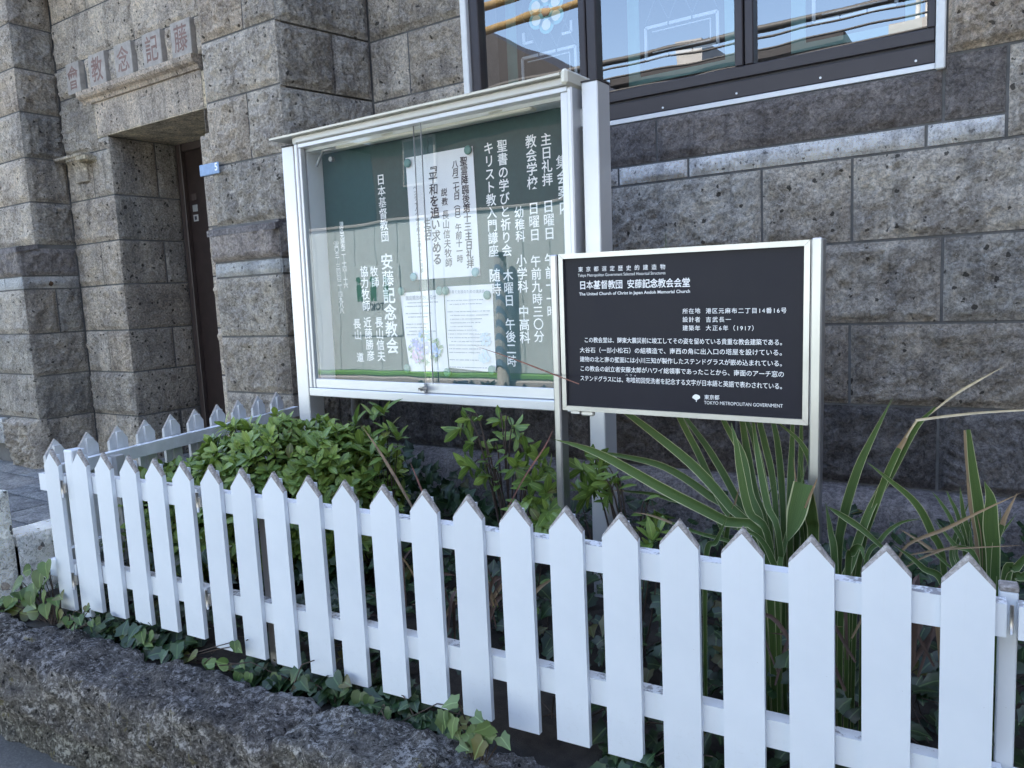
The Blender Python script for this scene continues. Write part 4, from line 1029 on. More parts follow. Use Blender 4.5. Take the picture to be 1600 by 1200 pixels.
for (u, v), k_, txt in mags:
    b_ = MB(); a = np.linspace(0, 2 * PI, 21)[:-1]; V_ = []
    for r2, d in ((.0165, 0), (.0165, -.004), (.0145, -.0065), (.008, -.0075)):
        V_ += [(r2 * math.cos(t), d, r2 * math.sin(t)) for t in a]
    f = [(j * 20 + i, j * 20 + (i + 1) % 20, (j + 1) * 20 + (i + 1) % 20, (j + 1) * 20 + i) for j in range(3) for i in range(20)] + [tuple(range(60, 80))]
    b_.add(V_, f, smooth=True); o = b_.build('magnet', M['magnetblue' if k_ else 'magnet']); o.matrix_world = BM @ Matrix.Translation((u, .114, v))
    tag(o, 'round %s magnet at the %s' % ('pale blue' if k_ else 'green', txt), 'magnet', 'magnets holding the notices')

# ================================================================== HERITAGE SIGN
Sa, Sn, Sb = (np.array(v) for v in ((.9996, .0224, -.015), (-.0223, .9997, .0051), (.0151, -.0048, .9999)))
SMx = mat4(Sa, Sn, Sb, (-.6982, 1.7678, -.1175))
sign = empty('information_sign', 'black information sign with white Japanese text in a stainless steel frame', 'sign', SMx)
for x0, x1, zt in ((-.3335, -.3125, .2035), (.3125, .3365, .207)):
    b_ = MB(); b_.bbox((x0, -.012, -.95), (x1, .030, zt), .0035); b_.build('post', M['steel'], sign)
fw = .0125
def frame_side(q):
    b_ = MB(); b_.prism(q, -.006, .022, 1); b_.build('frame', M['steel'], sign)
W2, H2 = .310, .204; g_ = .0004
frame_side([(-W2 + g_, H2), (W2 - g_, H2), (W2 - fw - g_, H2 - fw), (-W2 + fw + g_, H2 - fw)])
frame_side([(-W2 + fw + g_, -H2 + fw), (W2 - fw - g_, -H2 + fw), (W2 - g_, -H2), (-W2 + g_, -H2)])
frame_side([(-W2, H2 - g_), (-W2 + fw, H2 - fw - g_), (-W2 + fw, -H2 + fw + g_), (-W2, -H2 + g_)])
frame_side([(W2 - fw, H2 - fw - g_), (W2, H2 - g_), (W2, -H2 + g_), (W2 - fw, -H2 + fw + g_)])
b_ = MB(); b_.box((-W2 + .003, .002, -H2 + .003), (W2 - .003, .014, H2 - .003)); b_.build('panel', M['panel'], sign)
b_ = MB(); b_.bbox((-.29, .0, -.214), (-.262, .02, -.2045), .002); b_.bbox((-.262, .004, -.218), (-.225, .018, -.2045), .003); b_.build('clip', M['alu'], sign)
ST = [('東京都選定歴史的建造物', [-.2499, .1628, -.0288, .1601, .0134]), ('日本基督教団 安藤記念教会会堂', [-.245, .1224, .0291, .1205, .0224]),
 ('所在地', [.0264, .0526, .0566, .0535, .0134]), ('港区元麻布二丁目14番16号', [.0829, .0528, .2539, .0518, .0132]), ('設計者', [.0262, .0329, .0565, .0327, .0135]), ('吉武長一', [.0828, .0325, .1297, .0322, .0132]),
 ('建築年', [.0261, .0127, .0563, .0123, .0135]), ('大正6年（1917）', [.0827, .0127, .1902, .0122, .0133]),
 ('この教会堂は、関東大震災前に竣工してその姿を留めている貴重な教会建築である。', [-.2384, -.018, .2526, -.0198, .0146]), ('大谷石（一部小松石）の組積造で、南西の角に出入口の塔屋を設けている。', [-.2508, -.0442, .2528, -.0428, .0147]),
 ('建物の北と南の壁面には小川三知が製作したステンドグラスが嵌め込まれている。', [-.2515, -.0681, .253, -.0675, .0147]), ('この教会の創立者安藤太郎がハワイ総領事であったことから、南面のアーチ窓の', [-.2522, -.0925, .2494, -.092, .0148]),
 ('ステンドグラスには、布哇初回受洗者を記念する文字が日本語と英語で表わされている。', [-.2529, -.1179, .2534, -.1195, .0148]), ('ハワイ', [-.1277, -.1056, -.1049, -.1067, .0058]), ('東京都', [.0777, -.1524, .1024, -.1521, .0119])]
b_ = MB()
for s_, (u0, v0, u1, v1, em) in ST:
    b_ = MB(); htext(b_, s_, u0, v0, u1, v1, em, .0012, bold=.020 if s_.startswith('日本基') else .008); b_.build('lettering', M['letter'], sign)
b_ = MB(); ltext(b_, 'Tokyo Metropolitan Government Selected Historical Structures', -.2579, .1478, -.0223, .1459, .0072, .0012, bold=.006); b_.build('lettering', M['letter'], sign)
b_ = MB(); ltext(b_, 'The United Church of Christ in Japan Andoh Memorial Church', -.2558, .1003, .0385, .1003, .0072, .0012, bold=.016); b_.build('lettering', M['letter'], sign)
b_ = MB(); ltext(b_, 'TOKYO METROPOLITAN GOVERNMENT', .0712, -.1655, .2538, -.1642, .0078, .0012, bold=.008); b_.build('lettering', M['letter'], sign); b_ = MB()
lx, lz = .0522, -.1552            # ginkgo-leaf emblem
fan = [(lx + .0011, lz - .0055), (lx + .0007, lz - .0100), (lx - .0007, lz - .0100), (lx - .0011, lz - .0055)]
for t in np.linspace(math.radians(188), math.radians(-8), 26):
    r2 = .0100 * (1 - .07 * abs(math.cos(2.5 * t + .1))); fan.append((lx + r2 * math.cos(t), lz + .0005 + r2 * .82 * math.sin(t)))
P_ = [(a, .0012, b) for a, b in fan]; b_.add(P_ + [(lx, .0012, lz)], [(len(P_), i, (i + 1) % len(P_)) for i in range(len(P_))])
b_.build('emblem', M['letter'], sign)

# ================================================================== PLANTS
def unit(v): v = np.asarray(v, float); return v / (np.linalg.norm(v) + 1e-9)
def leaf(mb, base, dirv, nrm, L, W, tint, yel=0, droop=.25, fold=.22, mat=0, n=5, shape=0):
    d = unit(dirv); sd = unit(np.cross(d, nrm)); nn = np.cross(sd, d)
    ts = np.linspace(0, 1, n); V_, U_ = [], []
    for t in ts:
        wv = {0: max(0, math.sin(PI * min(1, t * .96 + .02) ** 1.25)) ** .75, 1: (math.sin(PI * t ** .55)) ** .8}[shape] * W / 2
        c = np.asarray(base) + d * L * t - nn * droop * L * t * t
        V_ += [c - sd * wv + nn * wv * fold, c, c + sd * wv + nn * wv * fold]; U_ += [(-1, t), (0, t), (1, t)]
    f = []
    for i in range(n - 1):
        a = i * 3; f += [(a, a + 1, a + 4, a + 3), (a + 1, a + 2, a + 5, a + 4)]
    mb.add(V_, f, mat, (tint, yel, 0), U_, smooth=True)
IVY = [(0, 0), (.18, -.10), (.44, -.10), (.40, .16), (.48, .36), (.28, .56), (0, .98), (-.28, .56), (-.48, .36), (-.40, .16), (-.44, -.10), (-.18, -.10)]
def ivyleaf(mb, base, dirv, nrm, L, tint, yel=0, mat=0, heart=False):
    d = unit(dirv); sd = unit(np.cross(d, nrm)); nn = np.cross(sd, d)
    sh = IVY if not heart else [(0, 0), (.2, -.14), (.44, -.05), (.5, .2), (.4, .48), (.2, .74), (0, 1), (-.2, .74), (-.4, .48), (-.5, .2), (-.44, -.05), (-.2, -.14)]
    V_ = [np.asarray(base) + d * L * y + sd * L * x * .95 + nn * L * (abs(x) * .28 - .22 * y * y) for x, y in sh]
    V_.append(np.asarray(base) + d * L * .33); U_ = [(x * 2, y) for x, y in sh] + [(0, .33)]
    k = len(sh); mb.add(V_, [(k, i, (i + 1) % k) for i in range(k)], mat, (tint, yel, 0), U_, smooth=True)
def rosette(mb, p, up, rr, L=.062, W=.023, n=8, bright=.5):
    up = unit(up); a = unit(np.cross(up, [.3, .9, .1])); b = np.cross(up, a); ph = rr.random() * 6.3
    for k in range(n):
        t = ph + k * 2.399; el = rr.uniform(.05, 1.0) * (1 - .35 * (k < 3)) ; 
        if k < 2: el = rr.uniform(.9, 1.3)
        o = math.cos(t) * a + math.sin(t) * b
        d = unit(o * math.cos(el) + up * math.sin(el))
        nrm = unit(up * math.cos(el) - o * math.sin(el) + .001)
        l = L * rr.choice([rr.uniform(.4, .8), rr.uniform(.8, 1.3), rr.uniform(.8, 1.3)])
        leaf(mb, np.asarray(p) + up * .004 * k * .5, d, nrm, l, W * l / L * rr.uniform(.85, 1.15), min(1, max(0, bright + rr.uniform(-.3, .3) + (.25 if k < 2 else 0))), 1 if rr.random() < .02 else rr.random() * .08, rr.uniform(.05, .35))
def plant(name, label, cat, base, group=None):
    return empty(name, label, cat, Matrix.Translation(tuple(base)), group)
def pbuild(mb, nm, mats, par):
    o = mb.build(nm, mats); o.parent = par; o.matrix_parent_inverse = par.matrix_world.inverted(); return o

# ---- dense shrub behind the gate
def ellshrub(par_label, name, ells, nros, seed, base, bright=.5, L=.045):
    par = plant(name, par_label, 'shrub', base); rr = random.Random(seed); lf = MB(); st = MB()
    tot = sum(e[1][0] * e[1][2] for e in ells)
    for c, r in ells:
        for k in range(int(nros * r[0] * r[2] / tot)):
            v = unit([rr.gauss(0, 1), rr.gauss(0, 1), rr.gauss(.25, 1)]); s_ = rr.uniform(.62, 1.0) ** .6
            lump = 1 + .22 * (float(fbm([np.array(v) * 2.6 + seed], 2, seed)[0]) - .5) * 2
            p = np.array(c) + np.array(r) * v * s_ * lump
            if p[2] < SOIL + .03 or p[1] < fpt(0, .07)[1] + (p[0] - F0[0]) * SF: continue
            up = unit(v * np.array([1, 1, .6]) + np.array([0, -.15, .75]))
            rosette(lf, p, up, rr, L, L * .46, rr.choice([6, 7, 8, 9]), bright + .28 * (s_ - .85) * 3)
            if rr.random() < .35:
                q = np.array(c) + (p - np.array(c)) * .25; q[2] = min(q[2], c[2]); mid = (p + q) / 2 + np.array([0, 0, -.03])
                st.tube([q, mid, p], [.004, .003, .002], 5)
    pbuild(lf, 'foliage', M['hedgeleaf'], par); pbuild(st, 'stems', M['bark'], par); return par
ellshrub('dense rounded glossy green shrub behind the left part of the picket fence', 'shrub',
         [((-2.22, 1.80, -.68), (.33, .30, .27)), ((-2.50, 1.72, -.79), (.32, .28, .22)), ((-2.02, 1.85, -.70), (.24, .25, .25)), ((-2.72, 1.64, -.81), (.24, .2, .2))], 2000, 11, (-2.15, 1.8, SOIL), .58)

def sprigshrub(label, base_px, Y, tips, seed, name='shrub', L=.055, mid=None):
    b = at(*base_px, Y); b[2] = SOIL
    par = plant(name, label, 'shrub', b); rr = random.Random(seed); lf, st = MB(), MB()
    for t in tips:
        px, py, Yt = t[:3]; via = t[3] if len(t) > 3 else None; n_ = t[4] if len(t) > 4 else 8
        p = at(px, py, Yt); pts = [b + np.array([rr.uniform(-.03, .03), rr.uniform(-.03, .03), 0])]
        if via: pts.append(at(*via, (Y + Yt) / 2))
        else: pts.append((pts[0] + p) / 2 + np.array([rr.uniform(-.03, .03), rr.uniform(-.02, .02), -.04]))
        pts.append(p)
        pts = np.array(pts); tt = np.linspace(0, 1, 10)[:, None]
        curve = (1 - tt) ** 2 * pts[0] + 2 * tt * (1 - tt) * (2 * pts[1] - (pts[0] + pts[2]) / 2) + tt ** 2 * pts[2]
        st.tube(curve, np.linspace(.0036, .0014, 10), 6)
        d = unit(curve[-1] - curve[-3]); rosette(lf, p, unit(d + np.array([0, -.2, .5])), rr, L, L * .40, n_, .55)
        for k in (.62, .74, .86):
            if rr.random() < .6:
                c = curve[int(k * 9)]; leaf(lf, c, unit([rr.uniform(-1, 1), rr.uniform(-1, .2), rr.uniform(0, .7)]), (0, -.3, 1), L * rr.uniform(.7, 1), L * .38, rr.uniform(.3, .7), 0)
    pbuild(lf, 'foliage', M['hedgeleaf'], par); pbuild(st, 'stems', M['bark'], par); return par
sprigshrub('tall leafy shrub sprigs in front of the grey pole under the notice board', (620, 870), 1.9,
  [(556, 668, 1.95), (585, 655, 1.95), (600, 650, 1.92), (606, 676, 1.9), (622, 690, 1.9), (598, 700, 1.88), (580, 716, 1.85), (608, 716, 1.86), (560, 735, 1.85), (592, 742, 1.84), (566, 700, 1.9), (540, 700, 1.9), (550, 745, 1.84), (575, 765, 1.82), (530, 735, 1.85), (538, 765, 1.82), (600, 770, 1.82), (515, 705, 1.88)], 21, L=.066)
sprigshrub('sparse dark stemmed shrub with few leaf whorls under the notice board', (800, 830), 1.85,
  [(722, 668, 1.9, (752, 698)), (735, 655, 1.9, (760, 700)), (742, 692, 1.88, (770, 730)), (800, 664, 1.95, (790, 700)), (806, 680, 1.95, (795, 720)), (782, 655, 1.95, (788, 700), 5), (738, 728, 1.86, (775, 760)), (755, 735, 1.86, (780, 765)), (765, 742, 1.85, (785, 770)), (772, 700, 1.9, (782, 740), 5),
   (818, 706, 1.84, (806, 750)), (806, 728, 1.82, (800, 770)), (838, 718, 1.84, (815, 760)), (845, 735, 1.84, (820, 780)), (832, 752, 1.80, (815, 790)), (852, 770, 1.78, (825, 800)), (838, 790, 1.76, (825, 820)), (856, 800, 1.74, (835, 830)), (846, 820, 1.72, (830, 840)), (828, 778, 1.76, (815, 800)), (850, 745, 1.9, (830, 790)), (815, 810, 1.72), (840, 845, 1.66), (848, 862, 1.62)], 22)
sprigshrub('small leafy shrub between the two sign posts', (985, 880), 1.8,
  [(930, 725, 1.95, (950, 770)), (912, 735, 1.95, (940, 780)), (945, 752, 1.84, (970, 790)), (935, 765, 1.84, (965, 795)), (955, 770, 1.82, (972, 800)), (940, 742, 1.86, (968, 780)), (925, 772, 1.86, (960, 800)), (958, 752, 1.84, (975, 790)), (1012, 800, 1.8, (1000, 820), 5), (1022, 796, 1.8, (1005, 820), 4), (1020, 850, 1.7, None, 6), (1012, 858, 1.7, None, 6), (905, 770, 1.9, None, 5), (1030, 835, 1.72, None, 5)], 23, L=.05)

# ---- variegated strap-leaved plants
def spline(pts, n):
    P = np.array([2 * pts[0] - pts[1]] + list(pts) + [2 * pts[-1] - pts[-2]], float); out = []
    seg = len(pts) - 1
    for t in np.linspace(0, seg - 1e-6, n):
        i = int(t); u = t - i; p0, p1, p2, p3 = P[i:i + 4]
        out.append(.5 * (2 * p1 + (p2 - p0) * u + (2 * p0 - 5 * p1 + 4 * p2 - p3) * u * u + (3 * p1 - p0 - 3 * p2 + p3) * u ** 3))
    return np.array(out)
def blade(mb, pts, W, dry=0, w0=.55, face=(0, -1, .15), mat=0, twist=0, tipw=0.0, n=26):
    C = spline(pts, n); T = np.gradient(C, axis=0); V_, U_ = [], []
    for i, (c, t) in enumerate(zip(C, T)):
        k = i / (n - 1); t = unit(t); fc = unit(np.array(face) + twist * (k - .5) * np.array([1, 0, 0]))
        sd = unit(np.cross(t, fc)); nn = np.cross(sd, t)
        prof = min(1, w0 + 1.1 * k) * (1 - max(0, (k - .45) / .55) ** 1.7 * (1 - tipw))
        w_ = W * .35 * max(prof, .02)
        for x in (-1, -.72, 0, .72, 1): V_.append(c + sd * x * w_ + nn * abs(x) * w_ * .42); U_.append((x, k))
    f = [(i * 5 + j, i * 5 + j + 1, i * 5 + 6 + j, i * 5 + 5 + j) for i in range(n - 1) for j in range(4)]
    mb.add(V_, f, mat, (0, dry, 0), U_, smooth=True)
def bl(mb, px, Y0, Y1, W, **k):
    m_ = len(px); pts = [at(x, y, Y0 + (Y1 - Y0) * i / (m_ - 1)) for i, (x, y) in enumerate(px)]
    if k.pop('root', True):
        p = pts[0].copy(); r0 = p + (p - pts[1]) * .25; r0[2] = SOIL; r0[1] = Y0; pts = [r0] + pts
    blade(mb, pts, W, **k)
FB = [M['blade'], M['straw'], M['deadleaf'], M['redstem']]
c1 = plant('strap_leaf_plant', 'variegated strap leaved plant spreading out under the black information sign', 'plant', (-.48, 1.66, SOIL)); b_ = MB()
bl(b_, [(1195, 855), (1130, 812), (1040, 765), (950, 715), (905, 697), (864, 686)], 1.62, 1.66, .036)
bl(b_, [(1185, 860), (1140, 790), (1085, 728), (1020, 675), (960, 630), (905, 585)], 1.72, 1.92, .036)
bl(b_, [(1175, 870), (1130, 790), (1095, 715), (1048, 610), (1043, 480), (1040, 362)], 1.75, 2.0, .026)
bl(b_, [(1190, 860), (1150, 775), (1110, 705), (1070, 650), (1030, 590)], 1.78, 2.0, .028)
bl(b_, [(1180, 840), (1110, 775), (1040, 730), (970, 712), (925, 705)], 1.78, 2.0, .030)
bl(b_, [(1130, 830), (1040, 778), (985, 768), (950, 765)], 1.8, 2.0, .014, dry=.2)
bl(b_, [(1195, 850), (1172, 770), (1160, 710), (1128, 650), (1100, 560)], 1.72, 1.9, .030)
bl(b_, [(1200, 850), (1180, 770), (1168, 705), (1158, 640), (1150, 560)], 1.74, 1.92, .030)
bl(b_, [(1205, 850), (1195, 760), (1180, 690), (1165, 650), (1140, 560)], 1.78, 1.95, .026)
bl(b_, [(1215, 850), (1208, 750), (1195, 690), (1185, 640), (1176, 500), (1174, 372)], 1.78, 2.0, .024)
bl(b_, [(1225, 850), (1222, 760), (1215, 690), (1205, 640), (1198, 560)], 1.80, 2.0, .024)
bl(b_, [(1235, 850), (1236, 760), (1238, 690), (1240, 600)], 1.80, 1.95, .026)
bl(b_, [(1245, 850), (1250, 770), (1252, 690), (1253, 600)], 1.82, 1.95, .022)
bl(b_, [(1205, 860), (1172, 800), (1158, 740), (1150, 690), (1142, 660)], 1.66, 1.72, .028)
bl(b_, [(1220, 860), (1200, 790), (1188, 730), (1180, 680), (1170, 600)], 1.68, 1.85, .024)
bl(b_, [(1255, 860), (1268, 790), (1270, 735), (1250, 690), (1205, 652)], 1.80, 1.80, .026)
bl(b_, [(1257, 756), (1250, 785), (1242, 815), (1230, 847)], 1.70, 1.66, .062, root=False, w0=1)
bl(b_, [(1272, 860), (1269, 810), (1264, 780), (1258, 757)], 1.74, 1.705, .040, tipw=1)
bl(b_, [(1255, 800), (1268, 770), (1278, 745)], 1.68, 1.66, .008, dry=.9, root=False)
bl(b_, [(1103, 883), (1120, 845), (1138, 805)], 1.60, 1.6, .018)
bl(b_, [(1190, 890), (1150, 850), (1090, 832), (1020, 806), (985, 800)], 1.62, 1.75, .013, dry=.3)
bl(b_, [(1215, 930), (1205, 870), (1180, 835), (1140, 825)], 1.6, 1.6, .020)
for k_ in range(9):
    rr = random.Random(k_ + 50); x = 1190 + rr.uniform(-30, 70); y = rr.uniform(700, 800); bl(b_, [(x, 920), (x + rr.uniform(-30, 30), 850), (x + rr.uniform(-70, 50), y)], rr.uniform(1.62, 1.85), rr.uniform(1.65, 1.95), rr.uniform(.014, .026), dry=rr.choice([0, 0, .15]))
pbuild(b_, 'leaves', FB, c1)
c2 = plant('strap_leaf_plant', 'variegated strap leaved plant right of the sign with a bent straw coloured blade', 'plant', (-.30, 1.8, SOIL)); b_ = MB()
bl(b_, [(1310, 880), (1318, 810), (1340, 735), (1365, 680), (1395, 621)], 1.80, 1.85, .030)
bl(b_, [(1335, 910), (1360, 800), (1395, 735), (1432, 668), (1462, 636)], 1.78, 1.74, .024, tipw=.2)
bl(b_, [(1452, 648), (1490, 618), (1530, 594), (1572, 571)], 1.745, 1.72, .007, mat=1, root=False)
bl(b_, [(1340, 900), (1372, 780), (1398, 715), (1412, 690), (1424, 668)], 1.76, 1.735, .020, dry=.3, tipw=.25)
bl(b_, [(1416, 684), (1431, 659), (1437, 656), (1500, 648), (1560, 643), (1640, 639)], 1.735, 1.70, .0075, mat=1, root=False, tipw=.5)
bl(b_, [(1476, 900), (1455, 830), (1430, 785), (1390, 750), (1352, 720)], 1.76, 1.74, .022)
bl(b_, [(1380, 856), (1345, 825), (1312, 803), (1292, 791)], 1.72, 1.76, .020, root=False)
bl(b_, [(1305, 890), (1298, 830), (1290, 785)], 1.74, 1.78, .022)
bl(b_, [(1315, 940), (1330, 880), (1358, 800), (1385, 750), (1400, 700)], 1.7, 1.8, .026)
bl(b_, [(1350, 900), (1375, 845), (1405, 818), (1440, 810)], 1.72, 1.78, .014)
bl(b_, [(1325, 900), (1333, 862), (1345, 855), (1352, 880)], 1.68, 1.62, .022)
bl(b_, [(1400, 880), (1420, 850), (1480, 825), (1530, 800), (1600, 768)], 1.70, 1.66, .010, dry=.95, root=False)
bl(b_, [(1415, 868), (1480, 858), (1600, 852)], 1.70, 1.68, .006, dry=.95, root=False)
bl(b_, [(1420, 880), (1470, 860), (1500, 852)], 1.68, 1.68, .007, dry=.95, root=False)
bl(b_, [(1500, 900), (1450, 855), (1405, 826)], 1.72, 1.75, .010, dry=.6, root=False)
bl(b_, [(1480, 940), (1440, 885), (1395, 850)], 1.66, 1.66, .020)
pbuild(b_, 'leaves', FB, c2)
c3 = plant('strap_leaf_plant', 'upright strap leaved plant with torn tips near the right end of the fence', 'plant', (-.05, 1.78, SOIL)); b_ = MB()
bl(b_, [(1540, 900), (1530, 800), (1520, 730), (1513, 671)], 1.80, 1.80, .030, tipw=.35)
bl(b_, [(1530, 900), (1522, 800), (1512, 720), (1507, 672)], 1.81, 1.82, .018, dry=.55, tipw=.3)
bl(b_, [(1552, 905), (1548, 820), (1548, 780), (1538, 752)], 1.74, 1.74, .040)
bl(b_, [(1553, 890), (1566, 820), (1590, 769)], 1.74, 1.76, .018, dry=.35)
bl(b_, [(1510, 890), (1490, 820), (1470, 785), (1456, 768)], 1.82, 1.86, .013)
bl(b_, [(1515, 890), (1498, 810), (1485, 780), (1478, 765)], 1.84, 1.86, .012)
bl(b_, [(1520, 890), (1505, 800), (1500, 760)], 1.84, 1.86, .016)
bl(b_, [(1530, 900), (1490, 850), (1460, 812)], 1.74, 1.78, .016)
bl(b_, [(1530, 880), (1518, 790), (1510, 745)], 1.80, 1.80, .020, dry=.7)
bl(b_, [(1570, 920), (1590, 885), (1620, 850)], 1.70, 1.70, .026)
bl(b_, [(1575, 930), (1600, 900), (1640, 870)], 1.70, 1.70, .026)
for k_ in range(8):
    rr = random.Random(k_ + 90); x = 1525 + rr.uniform(-30, 40); bl(b_, [(x, 930), (x + rr.uniform(-20, 20), 860), (x + rr.uniform(-40, 40), rr.uniform(770, 830))], 1.8, 1.86, rr.uniform(.012, .02))
pbuild(b_, 'leaves', FB, c3)

# ---- dead blades and stalks
def stalk(label, px, Y0, Y1, W, mat, name='withered_stalk'):
    b_ = MB(); pts = [at(x, y, Y0 + (Y1 - Y0) * i / (len(px) - 1)) for i, (x, y) in enumerate(px)]; c = pts[0].copy()
    blade(b_, [p - c for p in pts], W, dry=1); o = b_.build(name, M[mat]); o.location = c
    return tag(o, label, 'dead leaf')
stalk('long brown dead blade leaning left in front of the shrub sprigs', [(665, 830), (635, 775), (612, 735), (590, 700), (563, 662)], 1.62, 1.66, .016, 'deadleaf')
stalk('short rusty red dead blade standing beside the long brown one', [(668, 790), (655, 755), (640, 720)], 1.68, 1.72, .010, 'redstem')
stalk('reddish brown stalk rising right behind the left sign post', [(790, 800), (820, 745), (850, 700), (866, 668)], 1.70, 1.80, .007, 'redstem')
stalk('thin orange brown blade crossing the glass of the notice board', [(905, 600), (860, 583), (800, 560), (735, 538)], 1.70, 1.86, .006, 'redstem')
db_ = plant('dead_leaf_clump', 'heap of dark brown dead blades behind the middle pickets', 'dead leaves', (-1.05, 1.5, SOIL)); b_ = MB()
for k_ in range(70):
    rr = random.Random(k_ + 200); x = rr.uniform(600, 830) if k_ < 45 else rr.uniform(1200, 1480); y = rr.uniform(930, 1010) if k_ < 45 else rr.uniform(1000, 1080)
    Y = rr.uniform(1.45, 1.62); p = at(x, y, Y); p[2] = max(p[2], SOIL)
    d = np.array([rr.uniform(-.15, .15), rr.uniform(-.03, .08), rr.uniform(.06, .22)]); blade(b_, [p, p + d * .5 + np.array([0, 0, .04]), p + d], rr.uniform(.008, .018), dry=1, mat=rr.choice([0, 2, 2]), n=10)
pbuild(b_, 'leaves', [M['blade'], M['straw'], plain('dark_dead_blade', (.075, .045, .035), .7, var=.4)], db_)

# ---- ivy ground cover (uncountable)
iv = MB(); rr = random.Random(31)
def inside(p): return p[1] < 2.88
N_ = 0
for k_ in range(5200):
    s_ = rr.uniform(-.7, 2.75)
    if k_ < 1500: d_ = rr.uniform(-.035, .07); zz_ = SOIL + abs(rr.gauss(0, .022)) + .005; s_ = rr.uniform(-.75, 2.55)
    else:
        d_ = .05 + 1.45 * rr.random() ** 1.3; zz_ = SOIL + abs(rr.gauss(0, .07)) + .02
        if rr.random() < .35: zz_ += rr.uniform(0, .16)
    p = fpt(s_, d_, zz_)
    if p[1] > 2.86: continue
    den = float(fbm([p * 3.1], 2, 9)[0])
    if den < (.37 if k_ < 1500 else .38): continue
    nrm = unit([rr.gauss(0, .45), rr.gauss(-.55, .4), 1]); a = rr.random() * 6.3
    ivyleaf(iv, p, unit(np.cross(nrm, [math.cos(a), math.sin(a), 0])), nrm, rr.uniform(.028, .055), rr.random() ** 1.4 * (.8 if k_ < 1500 else .45), 1 if rr.random() < .05 else 0)
for k_ in range(260):
    s_ = rr.uniform(-.6, 2.6); p = fpt(s_, rr.uniform(-.05, .9), SOIL + .02); q = p + np.array([rr.uniform(-.2, .2), rr.uniform(-.1, .1), rr.uniform(0, .1)])
    iv.tube([p, (p + q) / 2 + np.array([0, 0, .03]), q], .0016, 4, 1)
tag(iv.build('ivy_cover', [M['ivyleaf'], M['bark']]), 'dark green ivy covering the soil of the planting bed', 'ivy', kind='stuff')
# climbing leaves on the back wall foot, behind the shrubs
iw = MB()
for k_ in range(700):
    px, py = rr.uniform(600, 840), rr.uniform(700, 860)
    if py < 700 + abs(px - 640) * .75 - 0: continue
    p = at(px, py, rr.uniform(2.2, 2.75)); 
    if p[2] < SOIL: continue
    nrm = unit([rr.gauss(0, .3), -1, rr.gauss(.3, .3)]); a = rr.random() * 6.3
    ivyleaf(iw, p, unit(np.cross(nrm, [math.cos(a), 0, math.sin(a)])), nrm, rr.uniform(.03, .055), rr.random() * .6)
tag(iw.build('ivy_bank', M['ivyleaf']), 'dark ivy bank climbing the foot of the church wall', 'ivy', kind='stuff')

def sprig(name, label, leaves, mat, Ls, seed, heart, Y=None, Z=None):
    rr = random.Random(seed); b_ = MB(); st = MB(); P0 = None
    for i, (px, py, k_) in enumerate(leaves):
        p = at(px, py, Y if Y else 1.2) if Z is None else atZ(px, py, Z)
        p = p + np.array([0, rr.uniform(-.012, .012), 0])
        if P0 is None: P0 = p.copy(); P0[2] = SOIL
        nrm = unit([rr.gauss(.15, .5), rr.gauss(-.8, .3), rr.gauss(.9, .4)]); a = rr.uniform(-3.4, .3)
        d = unit(np.array([math.cos(a), 0, math.sin(a)]) * .9 + np.array([0, -.35, 0]))
        ivyleaf(b_, p - P0, d, nrm, Ls * k_ * rr.uniform(.85, 1.15), rr.uniform(.2, .95), 1 if rr.random() < .06 else rr.random() * .15, 0, heart)
        st.tube([np.zeros(3) + rr.uniform(-.01, .01), (p - P0) * .6 + np.array([0, .012, 0]), p - P0 + np.array([0, .004, 0])], .0016, 5)
    par = plant(name, label, 'plant', P0)
    b_.build('leaves', M[mat], par); st.build('stems', M['bark'], par)
sprig('ivy_sprig', 'pale variegated ivy sprig hanging over the stones below the middle pickets',
      [(740, 1120, .9), (698, 1108, .8), (712, 1100, 1.1), (688, 1122, .8), (725, 1135, .9), (745, 1150, .8), (760, 1152, 1.1), (700, 1148, .7), (722, 1160, .8), (735, 1165, .8), (770, 1130, 1.0), (778, 1155, .9), (715, 1118, .9), (752, 1128, 1.0), (728, 1145, .8), (748, 1140, .9), (710, 1135, .7), (765, 1142, .9)], 'ivylight', .046, 5, False, Y=1.225)
sprig('vine_plant', 'light green heart leaved vine between the low stone wall and the fence corner',
      [(68, 880, .9), (60, 895, 1), (48, 912, 1), (36, 910, 1), (62, 915, 1), (75, 905, .8), (28, 925, .9), (40, 935, .9), (18, 935, 1), (8, 940, 1), (0, 945, .9), (12, 955, .9), (30, 955, 1), (52, 940, 1), (60, 955, 1), (70, 945, .8), (82, 935, .9), (88, 950, .8), (95, 930, .8), (42, 962, .9), (4, 965, .9), (55, 925, .9), (25, 945, 1), (76, 925, .8), (46, 890, .7)], 'vineleaf', .062, 6, True, Y=1.165)
sprig('vine_plant', 'small half withered vine below the left fence post beside the stones',
      [(100, 955, .8), (128, 962, .9), (122, 978, .8), (112, 972, .8), (138, 952, .7), (130, 948, .7), (140, 975, .7), (105, 965, .7), (148, 968, .6)], 'vineleaf', .046, 7, True, Y=1.17)
sprig('ivy_sprig', 'ivy sprig with broad leaves below the second gate picket',
      [(160, 970, .9), (172, 985, .8), (200, 985, 1.1), (215, 995, 1.1), (230, 1000, 1), (190, 990, .8), (240, 990, .9), (225, 985, .8), (205, 998, .8)], 'vineleaf', .044, 8, True, Y=1.22)
